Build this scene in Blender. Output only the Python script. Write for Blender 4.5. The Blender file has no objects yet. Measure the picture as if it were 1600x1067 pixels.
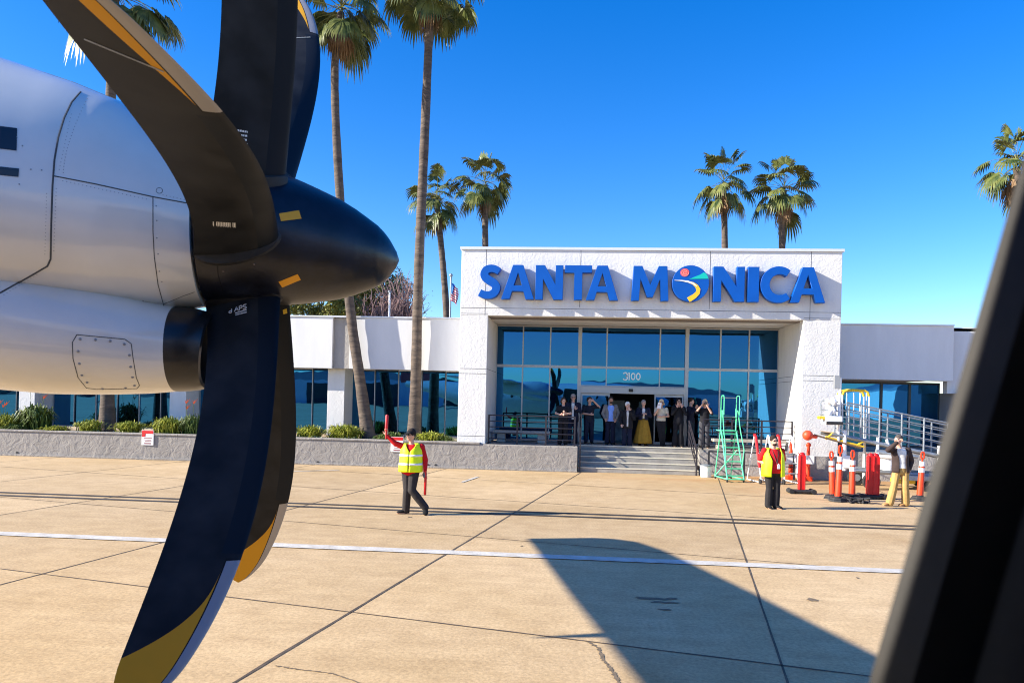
import bpy, bmesh, math, random
import numpy as np
from mathutils import Vector, Matrix
from mathutils.bvhtree import BVHTree
R = math.radians
random.seed(11)
S = bpy.context.scene
C = S.collection

# ---------------------------------------------------------------- camera, sky, sun, exposure
FPX, ROLL, YAW, EYE = 1155.0, 0.024, R(4.9), 2.4
cam_d = bpy.data.cameras.new('Camera'); cam = bpy.data.objects.new('Camera', cam_d); C.objects.link(cam)
S.camera = cam
F = Vector((-math.sin(YAW), math.cos(YAW), 0)); R0 = Vector((math.cos(YAW), math.sin(YAW), 0)); Z = Vector((0, 0, 1))
Rv = R0*math.cos(ROLL)+Z*math.sin(ROLL); Uv = -R0*math.sin(ROLL)+Z*math.cos(ROLL)
cam.matrix_world = Matrix(((Rv.x, Uv.x, -F.x, 0), (Rv.y, Uv.y, -F.y, 0), (Rv.z, Uv.z, -F.z, EYE), (0, 0, 0, 1)))
cam_d.sensor_width = 36; cam_d.lens = 36*FPX/1600; cam_d.shift_y = 91.5/1600
cam_d.clip_start = 0.03; cam_d.clip_end = 3000
cam_d.dof.use_dof = True; cam_d.dof.focus_distance = 17; cam_d.dof.aperture_fstop = 9.0
S.cycles.pixel_filter_type = 'BLACKMAN_HARRIS'; S.cycles.filter_width = 1.05
S.render.resolution_x = 1024; S.render.resolution_y = 682

SUN_AZ, SUN_EL = R(15), math.atan(0.48)       # light travels along (cos az, sin az), downwards
w = bpy.data.worlds.new('World'); S.world = w; w.use_nodes = True
nt = w.node_tree; bg = nt.nodes['Background']
sky = nt.nodes.new('ShaderNodeTexSky'); sky.sky_type = 'NISHITA'; sky.sun_disc = False
sky.sun_elevation = SUN_EL; sky.sun_rotation = math.pi/2+math.pi-SUN_AZ
sky.air_density = 1.0; sky.dust_density = 0.3; sky.ozone_density = 4.0
hs = nt.nodes.new('ShaderNodeHueSaturation'); hs.inputs['Saturation'].default_value = 1.36; hs.inputs['Value'].default_value = 1.0
hs.inputs['Hue'].default_value = 0.5135
nt.links.new(sky.outputs[0], hs.inputs['Color']); nt.links.new(hs.outputs[0], bg.inputs[0]); bg.inputs[1].default_value = 0.118
sd = bpy.data.lights.new('Sun', 'SUN'); sd.energy = 5.0; sd.angle = R(0.5); sd.color = (1, .92, .78)
so = bpy.data.objects.new('Sun', sd); C.objects.link(so)
SDIR = Vector((math.cos(SUN_AZ)*math.cos(SUN_EL), math.sin(SUN_AZ)*math.cos(SUN_EL), -math.sin(SUN_EL)))
so.rotation_euler = SDIR.to_track_quat('-Z', 'Y').to_euler(); so.location = (-20, -5, 30)
S.view_settings.view_transform = 'Standard'; S.view_settings.look = 'None'
S.view_settings.exposure = 1.25; S.view_settings.gamma = 1.0

# ---------------------------------------------------------------- helpers
def ray(px, py):
    return (F+Rv*((px-800)/FPX)-Uv*((py-625)/FPX)).normalized()
O = Vector((0, 0, EYE))
def g(px, py, z=0.0):
    d = ray(px, py); return O+d*((z-EYE)/d.z)
def onY(px, py, Y):
    d = ray(px, py); return O+d*(Y/d.y)

def mat(name, col, rough=.6, metal=0, bump=0, bscale=20, var=0, vscale=3, spec=.5, coat=0, col2=None, detail=6, bdist=.02, trans=0):
    m = bpy.data.materials.new(name); m.use_nodes = True; t = m.node_tree; b = t.nodes['Principled BSDF']
    b.inputs['Base Color'].default_value = (*col, 1); b.inputs['Roughness'].default_value = rough
    b.inputs['Metallic'].default_value = metal; b.inputs['Specular IOR Level'].default_value = spec
    b.inputs['Coat Weight'].default_value = coat; b.inputs['Coat Roughness'].default_value = .08
    tc = t.nodes.new('ShaderNodeTexCoord')
    if var or col2:
        n = t.nodes.new('ShaderNodeTexNoise'); n.inputs['Scale'].default_value = vscale; n.inputs['Detail'].default_value = detail
        n.inputs['Roughness'].default_value = .62
        t.links.new(tc.outputs['Object'], n.inputs['Vector'])
        r = t.nodes.new('ShaderNodeValToRGB'); r.color_ramp.elements[0].position = .34; r.color_ramp.elements[1].position = .66
        c2 = col2 if col2 else tuple(min(1, c*(1+var)) for c in col)
        c1 = col if col2 else tuple(c*(1-var) for c in col)
        r.color_ramp.elements[0].color = (*c1, 1); r.color_ramp.elements[1].color = (*c2, 1)
        t.links.new(n.outputs[0], r.inputs[0]); t.links.new(r.outputs[0], b.inputs['Base Color'])
    if bump:
        n2 = t.nodes.new('ShaderNodeTexNoise'); n2.inputs['Scale'].default_value = bscale; n2.inputs['Detail'].default_value = 5
        t.links.new(tc.outputs['Object'], n2.inputs['Vector'])
        bp = t.nodes.new('ShaderNodeBump'); bp.inputs['Strength'].default_value = bump; bp.inputs['Distance'].default_value = bdist
        t.links.new(n2.outputs[0], bp.inputs['Height']); t.links.new(bp.outputs[0], b.inputs['Normal'])
    return m

class MB:
    def __init__(s): s.v = []; s.f = []; s.m = []; s.mi = 0
    def add(s, v, f):
        o = len(s.v); s.v += [tuple(x) for x in v]; s.f += [tuple(i+o for i in q) for q in f]; s.m += [s.mi]*len(f); return s
    def box(s, x0, x1, y0, y1, z0, z1, M=None):
        v = [Vector((x, y, z)) for z in (z0, z1) for y in (y0, y1) for x in (x0, x1)]
        if M is not None: v = [M @ p for p in v]
        return s.add(v, [(0, 2, 3, 1), (4, 5, 7, 6), (0, 1, 5, 4), (2, 6, 7, 3), (0, 4, 6, 2), (1, 3, 7, 5)])
    def loft(s, rings, cap=True, close=True):
        n = len(rings[0]); v = [p for r in rings for p in r]; f = []
        for i in range(len(rings)-1):
            for j in range(n if close else n-1):
                k = (j+1) % n; f.append((i*n+j, i*n+k, (i+1)*n+k, (i+1)*n+j))
        if cap: f.append(tuple(reversed(range(n)))); f.append(tuple((len(rings)-1)*n+j for j in range(n)))
        return s.add(v, f)
    def tube(s, pts, r, n=8, cap=True):
        pts = [Vector(p) for p in pts]
        if not isinstance(r, (list, tuple)): r = [r]*len(pts)
        rings = []; up = None
        for i, p in enumerate(pts):
            d = (pts[min(i+1, len(pts)-1)]-pts[max(i-1, 0)]).normalized()
            if up is None:
                up = Vector((0, 0, 1)) if abs(d.z) < .9 else Vector((1, 0, 0))
            a = d.cross(up)
            if a.length < 1e-4: a = d.cross(Vector((0, 1, 0)))
            a.normalize(); b = a.cross(d).normalized(); up = b
            rings.append([p+(a*math.cos(2*math.pi*k/n)+b*math.sin(2*math.pi*k/n))*r[i] for k in range(n)])
        return s.loft(rings, cap)
    def capsule(s, a, b, ra, rb, n=10):
        a = Vector(a); b = Vector(b); d = (b-a).normalized() if (b-a).length > 1e-6 else Vector((0, 0, 1))
        P = []; rr = []
        for t in (-90, -60, -30): P.append(a+d*ra*math.sin(R(t))); rr.append(max(ra*math.cos(R(t)), ra*.05))
        P.append(a); rr.append(ra); P.append(b); rr.append(rb)
        for t in (30, 60, 90): P.append(b+d*rb*math.sin(R(t))); rr.append(max(rb*math.cos(R(t)), rb*.05))
        return s.tube(P, rr, n)
    def ell(s, c, r, n=14, m=9, M=None):
        rings = []
        for i in range(m+1):
            t = math.pi*i/m; st = max(math.sin(t), .02)
            rg = [Vector((r[0]*st*math.cos(2*math.pi*k/n), r[1]*st*math.sin(2*math.pi*k/n), -r[2]*math.cos(t))) for k in range(n)]
            if M is not None: rg = [M @ p for p in rg]
            rings.append([p+Vector(c) for p in rg])
        return s.loft(rings)
    def cyl(s, c, r, h, n=24, r2=None):
        r2 = r if r2 is None else r2; c = Vector(c)
        return s.loft([[c+Vector((q*math.cos(2*math.pi*k/n), q*math.sin(2*math.pi*k/n), z)) for k in range(n)] for q, z in ((r, 0), (r2, h))])
    def build(s, name, mats, parent=None, smooth=False, bevel=0, auto=True):
        me = bpy.data.meshes.new(name); me.from_pydata(s.v, [], s.f); me.update()
        if not isinstance(mats, (list, tuple)): mats = [mats]
        for q in mats: me.materials.append(q)
        for p, i in zip(me.polygons, s.m): p.material_index = i
        bm = bmesh.new(); bm.from_mesh(me); bmesh.ops.recalc_face_normals(bm, faces=bm.faces); bm.to_mesh(me); bm.free()
        if smooth:
            me.polygons.foreach_set('use_smooth', [True]*len(me.polygons))
            if auto: 
                try: me.set_sharp_from_angle(angle=R(40))
                except Exception: pass
        o = bpy.data.objects.new(name, me); C.objects.link(o)
        if parent is not None: o.parent = parent
        if bevel:
            b = o.modifiers.new('bevel', 'BEVEL'); b.width = bevel; b.segments = 2; b.limit_method = 'ANGLE'
        return o

def tag(o, label=None, cat=None, group=None, kind=None):
    if label: o['label'] = label
    if cat: o['category'] = cat
    if group: o['group'] = group
    if kind: o['kind'] = kind
    return o
def empty(name, loc=(0, 0, 0), rz=0, **k):
    o = bpy.data.objects.new(name, None); C.objects.link(o); o.location = loc; o.rotation_euler = (0, 0, rz); o.empty_display_size = .2
    return tag(o, **k)
kids = {}
def copy_tree(o, parent=None):
    c = o.copy(); C.objects.link(c)
    if parent is not None: c.parent = parent
    for ch in [x for x in C.objects if x.parent == o]: copy_tree(ch, c)
    return c

# ---------------------------------------------------------------- materials
M = {}
def stucco(name, col, sc=7, strength=.8, dist=.05, var=.07):
    m = bpy.data.materials.new(name); m.use_nodes = True; t = m.node_tree; b = t.nodes['Principled BSDF']
    b.inputs['Roughness'].default_value = .9; b.inputs['Specular IOR Level'].default_value = .2
    tc = t.nodes.new('ShaderNodeTexCoord'); mpp = t.nodes.new('ShaderNodeMapping'); mpp.inputs['Scale'].default_value = (1.6, 1.6, .35); t.links.new(tc.outputs['Object'], mpp.inputs[0])
    n = t.nodes.new('ShaderNodeTexNoise'); n.inputs['Scale'].default_value = 1.3; n.inputs['Detail'].default_value = 9; n.inputs['Roughness'].default_value = .65
    r = t.nodes.new('ShaderNodeValToRGB'); r.color_ramp.elements[0].position = .3; r.color_ramp.elements[1].position = .7
    r.color_ramp.elements[0].color = (*[c*(1-var) for c in col], 1); r.color_ramp.elements[1].color = (*[c*(1+var*.5) for c in col], 1)
    n2 = t.nodes.new('ShaderNodeTexNoise'); n2.inputs['Scale'].default_value = sc; n2.inputs['Detail'].default_value = 6; n2.inputs['Distortion'].default_value = 1.2
    n2.inputs['Roughness'].default_value = .6
    bp = t.nodes.new('ShaderNodeBump'); bp.inputs['Strength'].default_value = strength; bp.inputs['Distance'].default_value = dist
    t.links.new(mpp.outputs[0], n.inputs['Vector']); t.links.new(tc.outputs['Object'], n2.inputs['Vector'])
    t.links.new(n.outputs[0], r.inputs[0]); t.links.new(r.outputs[0], b.inputs['Base Color'])
    t.links.new(n2.outputs[0], bp.inputs['Height']); t.links.new(bp.outputs[0], b.inputs['Normal'])
    return m
M['stucco'] = stucco('white_stucco', (.71, .70, .68), 7, .5, .03, .10)
M['stucco_smooth'] = stucco('smooth_white_stucco', (.70, .70, .70), 9, .35, .012)
M['stucco_grey'] = stucco('grey_stucco', (.36, .34, .32), 4, .8, .04, .12)
M['planter'] = stucco('planter_stucco', (.33, .305, .275), 3.2, .8, .05, .16)
M['seam'] = mat('seam_dark', (.12, .12, .12), .9)
M['cap'] = mat('metal_cap', (.75, .76, .78), .4, .3)
M['alu'] = mat('aluminium_frame', (.42, .42, .42), .4, .5)
M['alu_dark'] = mat('dark_frame', (.05, .06, .07), .4, .4)
M['white'] = mat('white_paint', (.8, .8, .8), .4, var=.05, vscale=5)
M['steel'] = mat('galvanised_steel', (.30, .33, .36), .5, .5, var=.15, vscale=8)
M['rail'] = mat('dark_rail_paint', (.025, .022, .03), .45)
M['black'] = mat('black_rubber', (.02, .02, .022), .7, var=.3, vscale=10)
M['concrete'] = mat('step_concrete', (.30, .28, .25), .85, bump=.3, bscale=30, var=.15, vscale=2.5)
M['blue'] = mat('sign_blue', (.0, .085, .42), .45, var=.05, vscale=2, spec=.3)
M['coral'] = mat('sign_coral', (.85, .09, .09), .5)
M['teal'] = mat('sign_teal', (.0, .50, .42), .5)
M['yellow'] = mat('sign_yellow', (.95, .52, .02), .5)
M['red'] = mat('red_plastic', (.62, .010, .012), .45, var=.1, vscale=5)
M['orange'] = mat('orange_plastic', (.80, .05, .008), .45, var=.1, vscale=6)
M['green'] = mat('green_ladder_paint', (.10, .62, .32), .45, var=.1, vscale=10)
M['yel_paint'] = mat('yellow_paint', (.75, .50, .03), .5, var=.1, vscale=9)
M['reflect'] = mat('white_reflective', (.85, .85, .85), .4)
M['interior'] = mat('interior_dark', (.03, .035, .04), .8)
M['bag'] = mat('white_plastic', (.8, .8, .78), .4, bump=.4, bscale=9)
M['soil'] = mat('soil', (.06, .045, .03), .95, bump=.6, bscale=12, var=.4, vscale=6)

def glass(name, tint, refl, under=(.004, .012, .02)):
    m = bpy.data.materials.new(name); m.use_nodes = True; t = m.node_tree
    out = t.nodes['Material Output']; b = t.nodes['Principled BSDF']
    b.inputs['Base Color'].default_value = (*under, 1); b.inputs['Roughness'].default_value = .1
    gl = t.nodes.new('ShaderNodeBsdfGlossy'); gl.inputs['Color'].default_value = (*tint, 1); gl.inputs['Roughness'].default_value = .012
    tr = t.nodes.new('ShaderNodeBsdfTransparent'); tr.inputs['Color'].default_value = (.10, .2, .26, 1)
    mx = t.nodes.new('ShaderNodeMixShader'); mx.inputs[0].default_value = refl
    n = t.nodes.new('ShaderNodeTexNoise'); n.inputs['Scale'].default_value = .8
    tc = t.nodes.new('ShaderNodeTexCoord'); t.links.new(tc.outputs['Object'], n.inputs['Vector'])
    bp = t.nodes.new('ShaderNodeBump'); bp.inputs['Strength'].default_value = .05; bp.inputs['Distance'].default_value = .05
    t.links.new(n.outputs[0], bp.inputs['Height']); t.links.new(bp.outputs[0], gl.inputs['Normal'])
    t.links.new(tr.outputs[0], mx.inputs[1]); t.links.new(gl.outputs[0], mx.inputs[2]); t.links.new(mx.outputs[0], out.inputs[0])
    return m
M['glass'] = glass('tinted_glass', (.035, .21, .46), .78)
M['glass_up'] = glass('upper_tinted_glass', (.03, .13, .30), .7)

# ---------------------------------------------------------------- ground
def ground_mat():
    m = bpy.data.materials.new('apron_concrete'); m.use_nodes = True; t = m.node_tree; b = t.nodes['Principled BSDF']
    b.inputs['Roughness'].default_value = .88; b.inputs['Specular IOR Level'].default_value = .25
    tc = t.nodes.new('ShaderNodeTexCoord'); L = t.links
    def noise(sc, det=6, vec=None, ro=.6):
        n = t.nodes.new('ShaderNodeTexNoise'); n.inputs['Scale'].default_value = sc; n.inputs['Detail'].default_value = det; n.inputs['Roughness'].default_value = ro
        L.new(vec if vec else tc.outputs['Object'], n.inputs['Vector']); return n
    def ramp(n, p0, c0, p1, c1):
        r = t.nodes.new('ShaderNodeValToRGB'); r.color_ramp.elements[0].position = p0; r.color_ramp.elements[1].position = p1
        r.color_ramp.elements[0].color = (*c0, 1); r.color_ramp.elements[1].color = (*c1, 1); L.new(n.outputs[0], r.inputs[0]); return r
    def mul(a, bb, f=1):
        x = t.nodes.new('ShaderNodeMix'); x.data_type = 'RGBA'; x.blend_type = 'MULTIPLY'; x.inputs[0].default_value = f
        L.new(a, x.inputs[6]); L.new(bb, x.inputs[7]); return x.outputs[2]
    base = ramp(noise(.35, 8), .3, (.54, .385, .205), .7, (.64, .475, .28))
    fine = ramp(noise(24, 6, None, .75), .32, (.62, .61, .60), .60, (1.08, 1.08, 1.08))
    mid = ramp(noise(2.2, 8, None, .7), .3, (.78, .75, .72), .6, (1, 1, 1))
    mp = t.nodes.new('ShaderNodeMapping'); mp.inputs['Scale'].default_value = (.25, 2.2, 1); mp.inputs['Rotation'].default_value = (0, 0, .15)
    L.new(tc.outputs['Object'], mp.inputs[0])
    brush = ramp(noise(2.5, 5, mp.outputs[0]), .3, (.86, .85, .84), .65, (1, 1, 1))
    stain = ramp(noise(.22, 7), .56, (1, 1, 1), .74, (.78, .72, .62))
    c = mul(base.outputs[0], fine.outputs[0], .8); c = mul(c, mid.outputs[0], .8); c = mul(c, brush.outputs[0], .8); c = mul(c, stain.outputs[0])
    # every slab was poured separately: its own slight tone
    sp_ = t.nodes.new('ShaderNodeSeparateXYZ'); L.new(tc.outputs['Object'], sp_.inputs[0])
    def mm_(op, a_, b_):
        q = t.nodes.new('ShaderNodeMath'); q.operation = op
        for i_, v_ in enumerate((a_, b_)):
            if isinstance(v_, (int, float)): q.inputs[i_].default_value = v_
            else: L.new(v_, q.inputs[i_])
        return q.outputs[0]
    uu = mm_('FLOOR', mm_('DIVIDE', mm_('SUBTRACT', mm_('SUBTRACT', sp_.outputs[0], .16), mm_('MULTIPLY', mm_('SUBTRACT', sp_.outputs[1], 24.7), .156)), 4.56), 0)
    vv_ = mm_('FLOOR', mm_('DIVIDE', mm_('SUBTRACT', mm_('ADD', sp_.outputs[1], mm_('MULTIPLY', sp_.outputs[0], .225)), 7.5), 4.75), 0)
    cb = t.nodes.new('ShaderNodeCombineXYZ'); L.new(uu, cb.inputs[0]); L.new(vv_, cb.inputs[1])
    wn = t.nodes.new('ShaderNodeTexWhiteNoise'); wn.noise_dimensions = '2D'; L.new(cb.outputs[0], wn.inputs[0])
    sl = ramp(wn, 0, (.86, .855, .85), 1, (1.04, 1.04, 1.04)); c = mul(c, sl.outputs[0])
    # rust-brown wash streaks close to the terminal
    sx = t.nodes.new('ShaderNodeSeparateXYZ'); L.new(tc.outputs['Object'], sx.inputs[0])
    mr = t.nodes.new('ShaderNodeMapRange'); mr.inputs[1].default_value = 20.5; mr.inputs[2].default_value = 24; L.new(sx.outputs[1], mr.inputs[0])
    mx2 = t.nodes.new('ShaderNodeMapRange'); mx2.inputs[1].default_value = -1; mx2.inputs[2].default_value = 5; L.new(sx.outputs[0], mx2.inputs[0])
    sr = ramp(noise(.5, 6, mp.outputs[0]), .35, (0, 0, 0), .65, (1, 1, 1))
    k = t.nodes.new('ShaderNodeMath'); k.operation = 'MULTIPLY'; L.new(mr.outputs[0], k.inputs[0]); L.new(sr.outputs[0], k.inputs[1])
    k2 = t.nodes.new('ShaderNodeMath'); k2.operation = 'MULTIPLY'; L.new(k.outputs[0], k2.inputs[0]); L.new(mx2.outputs[0], k2.inputs[1])
    rs = t.nodes.new('ShaderNodeMix'); rs.data_type = 'RGBA'; L.new(k2.outputs[0], rs.inputs[0]); L.new(c, rs.inputs[6]); rs.inputs[7].default_value = (.42, .22, .09, 1)
    L.new(rs.outputs[2], b.inputs['Base Color'])
    bp = t.nodes.new('ShaderNodeBump'); bp.inputs['Strength'].default_value = .45; bp.inputs['Distance'].default_value = .008
    L.new(noise(22, 8).outputs[0], bp.inputs['Height']); L.new(bp.outputs[0], b.inputs['Normal'])
    return m
mb = MB(); mb.add([(-600, -600, 0), (600, -600, 0), (600, 900, 0), (-600, 900, 0)], [(0, 1, 2, 3)])
tag(mb.build('ground', ground_mat()), kind='structure')

mj = mat('joint_sealant', (.085, .062, .042), .8, var=.4, vscale=6)
def strip(mb, a, b, wd, z, n=60, jit=.25):
    a = Vector((*a, 0)); b = Vector((*b, 0)); d = (b-a); p = Vector((-d.y, d.x, 0)).normalized(); vs = []
    for i in range(n+1):
        q = a+d*(i/n); w1 = wd/2*(1+random.uniform(-jit, jit)); off = p*random.uniform(-jit, jit)*wd*.4
        vs += [q+p*w1+off+Vector((0, 0, z)), q-p*w1+off+Vector((0, 0, z))]
    mb.add(vs, [(2*i, 2*i+1, 2*i+3, 2*i+2) for i in range(n)])
mb = MB()
def crack(x0, x1, sl, y_at0, wd): strip(mb, (x0, y_at0+sl*x0), (x1, y_at0+sl*x1), wd, .004, 160)
for k in range(-4, 5):                                     # long joints running towards the terminal
    x24 = .16+k*4.56
    n = 120; wd = .026 if k != 0 else .034
    y1 = 25.2 if k < 1 else 24.6
    strip(mb, (x24-.156*(24.7+12), -12), (x24+.156*(y1-24.7), y1), wd, .004, n)
for k, (y0, wd) in enumerate(((7.5, .026), (12.42, .024), (17.2, .03), (21.3, .03), (2.8, .03))):
    crack(-22, 14, -.225, y0, wd)
tag(mb.build('pavement_joints', mj), kind='structure')
mb = MB(); strip(mb, (-24, 15.46), (24, 15.46), .17, .008, 120, .06); strip(mb, (-24, 15.90), (24, 15.90), .17, .008, 120, .06)
tag(mb.build('drain_channel', mat('drain_slot', (.03, .025, .022), .8, var=.3, vscale=4)), kind='structure')
mw = mat('worn_white_marking', (.42, .39, .34), .85, col2=(.58, .56, .52), vscale=4, bump=.3, bscale=25)
mb = MB(); strip(mb, (-26, 11.4), (24, 11.4), .29, .012, 200, .03)
a = g(736, 747); strip(mb, (a.x-.1, a.y-1.2), (a.x+.15, a.y+.4), .1, .012, 8, .05)
a = g(500, 734); strip(mb, (a.x-.6, a.y-.8), (a.x+.6, a.y+.1), .1, .012, 8, .05)
tag(mb.build('painted_marking', mw), kind='structure')
# wandering cracks and dark oil marks
mb = MB()
def wander(pts, wd):
    P = [g(*q) for q in pts]
    for a, b in zip(P, P[1:]): strip(mb, a[:2], b[:2], wd, .004, 14, .7)
wander([(920, 1003), (935, 1012), (942, 1030), (958, 1050), (968, 1067)], .03)
wander([(430, 1040), (470, 1046), (520, 1052), (560, 1066), (620, 1080)], .018)
for (px, py, sx, sy) in ((1020, 935, .28, .02), (1036, 941, .22, .016), (1050, 935, .1, .014), (1038, 952, .1, .012), (1270, 937, .09, .03), (1378, 889, .05, .02), (640, 808, .05, .02), (1340, 903, .03, .02), (815, 853, .03, .01)):
    c = g(px, py); n = 14
    mb.add([(c.x+sx*math.cos(2*math.pi*k/n)*random.uniform(.5, 1.1), c.y+sy*3*math.sin(2*math.pi*k/n)*random.uniform(.5, 1.1), .0055) for k in range(n)], [tuple(range(n))])
tag(mb.build('ground_stains', mat('oil_stain', (.16, .12, .075), .8, var=.3, vscale=20)), kind='structure')

# hills and far landscape behind the viewer (seen only mirrored in the glazing)
mb = MB(); n = 260
top = []; bot = []
for i in range(n+1):
    x = -500+1000*i/n; h = 6+3*math.sin(i*.07)+1.5*math.sin(i*.23+1)+random.uniform(0, 3.0)**1.3
    top.append((x, -330-20*math.sin(i*.1), h)); bot.append((x, -300, 0))
mb.add(top+bot+[(p[0], -420, 0) for p in top], [(i, i+1, n+1+i+1, n+1+i) for i in range(n)]+[(i, i+1, 2*(n+1)+i+1, 2*(n+1)+i) for i in range(n)])
tag(mb.build('hills', mat('far_vegetation', (.02, .035, .025), .95, var=.5, vscale=.05), smooth=True), kind='structure')

for i, (x, y, w_, h_, lab) in enumerate(((-70, -190, 46, 11, 'long pale hangar with curved roof far behind the viewer, mirrored in the left windows'), (25, -210, 60, 9, 'wide white hangar far behind the viewer, mirrored in the entrance glass'), (110, -180, 38, 12, 'tall grey hangar far behind the viewer, mirrored in the right windows'))):
    e = empty('hangar', (x, y, 0), 0, label=lab, cat='hangar'); q = MB(); q.box(-w_/2, w_/2, -20, 20, 0, h_*.7); q.build('wall', M['stucco_smooth'], e)
    q = MB(); q.loft([[(w_/2*math.cos(math.pi*k/16), y_, h_*.7+h_*.3*math.sin(math.pi*k/16)) for k in range(17)] for y_ in (-20, 20)]); q.build('roof', M['steel'], e)
    q = MB(); q.box(-w_*.3, w_*.3, 20.0, 20.1, 0, h_*.6); q.build('door', M['interior'], e)
# ---------------------------------------------------------------- terminal building
T = empty('terminal_building', (0, 26, 0), label='white stucco airport terminal with glazed entrance portal and low side wings', cat='terminal building')
def TB(mb, name, m, smooth=False, bevel=0, parent=None):
    off = Vector((0, 26, 0)); mb.v = [tuple(Vector(p)-off) for p in mb.v]
    return mb.build(name, m, parent or T, smooth, bevel)
YP, YG, YF = 25.4, 28.4, 26.9
mb = MB()
mb.box(-4.05, 8.73, YP, 34, 5.30, 7.58)                    # beam block
TB(mb, 'portal_header', M['stucco'], bevel=.015)
mb = MB(); mb.box(-4.05, -3.08, YP+.002, 30, .86, 5.298); TB(mb, 'portal_pier', M['stucco'], bevel=.015)
mb = MB(); mb.box(7.52, 8.73, YP+.002, 30, .0, 5.298); TB(mb, 'portal_pier', M['stucco'], bevel=.015)
mb = MB(); mb.box(-4.10, 8.78, YP-.05, 34.05, 7.58, 7.67); TB(mb, 'parapet_cap', M['cap'])
mb = MB()
for x in (-3.19, .07, 4.42, 7.72): mb.box(x-.008, x+.008, YP-.003, YP+.01, 5.62 if x not in (-3.19, 7.72) else 5.31, 7.575)
mb.box(-4.045, 8.725, YP-.003, YP+.01, 5.555, 5.57)
for x0, x1 in ((-4.045, -3.085), (7.525, 8.725)):
    for z in (5.36, 3.45, 3.28): mb.box(x0, x1, YP-.002, YP+.01, z, z+.014)
mb.box(-4.045, -3.085, YP-.002, YP+.01, 1.12, 1.134)
for z in (3.45, 3.28): mb.box(7.515, 7.53, YP+.02, YG-.1, z, z+.014)
mb.box(-3.09, -3.077, YP+.02, YG-.1, 3.45, 3.464)
TB(mb, 'panel_joint', M['seam'])
mb = MB()                                                  # slatted soffit vent strip
mb.box(-3.07, 7.51, YP+.35, YP+.9, 5.27, 5.296)
TB(mb, 'soffit_vent', mat('soffit_vent_mat', (.20, .17, .15), .7, var=.3, vscale=30))

def window(x0, x1, z0, z1, y, gm, fm=None, fw=.05, name='window', sub=True):
    fr = MB(); fm = fm or M['alu']
    fr.box(x0, x1, y-.06, y+.06, z0, z0+fw); fr.box(x0, x1, y-.06, y+.06, z1-fw, z1)
    fr.box(x0, x0+fw/2, y-.06, y+.06, z0+fw, z1-fw); fr.box(x1-fw/2, x1, y-.06, y+.06, z0+fw, z1-fw)
    f = TB(fr, name, fm)
    pn = MB(); tlt = random.uniform(-.004, .004)
    pc = Vector(((x0+x1)/2, y, (z0+z1)/2)); pn.box(x0+fw/2, x1-fw/2, y-.01, y+.01, z0+fw, z1-fw, Matrix.Translation(pc) @ Matrix.Rotation(random.uniform(-.004, .004), 4, 'Z') @ Matrix.Rotation(random.uniform(-.0022, .0022), 4, 'X') @ Matrix.Translation(-pc))
    p = TB(pn, 'pane', gm, parent=f)
    return f
xs = [-3.07, -2.05, -1.0, .13]
for a, b in zip(xs, xs[1:]):
    window(a, b, 3.72, 5.28, YG, M['glass_up']); window(a, b, .86, 3.718, YG, M['glass'])
xm = [.13, 1.15, 3.15, 4.15]
for a, b in zip(xm, xm[1:]):
    window(a, b, 3.72, 5.28, YG, M['glass_up']); window(a, b, 3.0, 3.718, YG, M['glass'], fw=.04)
xr = [4.15, 5.39, 6.44, 7.51]
for a, b in zip(xr, xr[1:]):
    window(a, b, 3.72, 5.28, YG, M['glass_up']); window(a, b, .86, 3.718, YG, M['glass'])
for x in (.13, 4.15):
    mb = MB(); mb.box(x-.07, x+.07, YG-.1, YG+.1, .86, 5.285); TB(mb, 'mullion', M['alu'])
# entrance: header, fixed side leaves and open sliding middle
mb = MB(); mb.box(.2, 4.08, YG-.16, YG+.1, 2.74, 2.998); TB(mb, 'door_header', M['alu'], bevel=.01)
mb = MB(); mb.box(2.0, 2.16, YG-.22, YG-.161, 2.82, 2.93); TB(mb, 'door_sensor', M['black'], bevel=.01)
for x0, x1 in ((.22, 1.3), (2.98, 4.06)):
    d = window(x0, x1, .86, 2.738, YG-.02, M['glass'], fw=.09, name='sliding_door')
# interior
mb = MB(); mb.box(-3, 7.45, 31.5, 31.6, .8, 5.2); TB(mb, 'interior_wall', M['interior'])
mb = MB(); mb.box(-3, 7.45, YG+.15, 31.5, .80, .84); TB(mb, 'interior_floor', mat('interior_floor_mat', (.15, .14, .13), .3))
mb = MB(); mb.box(1.5, 2.05, 31.2, 31.45, 1.5, 2.5); mb.box(1.45, 2.2, 30.6, 31.2, .85, 1.75)
TB(mb, 'display_stand', mat('interior_stand', (.35, .36, .36), .5, var=.5, vscale=3))
mb = MB(); mb.box(2.62, 2.85, 30.9, 30.95, 2.2, 2.45); TB(mb, 'notice', mat('notice_mat', (.3, .5, .6), .6))

# side wings
def fascia(x0, x1, gaps):
    xs = [x0]+[v for gp in gaps for v in gp]+[x1]
    mb = MB()
    for i in range(0, len(xs), 2): mb.box(xs[i], xs[i+1], YF, YF+.35, 3.42, 5.33)
    TB(mb, 'fascia', M['stucco_smooth'], bevel=.01)
    for a, b in gaps:
        mb = MB(); mb.box(a+.001, b-.001, YF+.12, YF+.34, 3.425, 5.31); TB(mb, 'fascia_recess', M['stucco_grey'])
    mb = MB(); mb.box(x0, x1, YF-.04, YF+.45, 5.332, 5.38); TB(mb, 'roof_edge', M['cap'])
    mb = MB(); mb.box(x0, x1, YF+.35, 36, 3.48, 5.30); TB(mb, 'roof', M['stucco_smooth'])
fascia(-34, -4.06, [(-33.6, -33.0), (-27.8, -27.2), (-21.6, -20.95), (-15.35, -14.7), (-9.08, -8.42)])
fascia(8.74, 13.05, [])
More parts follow.
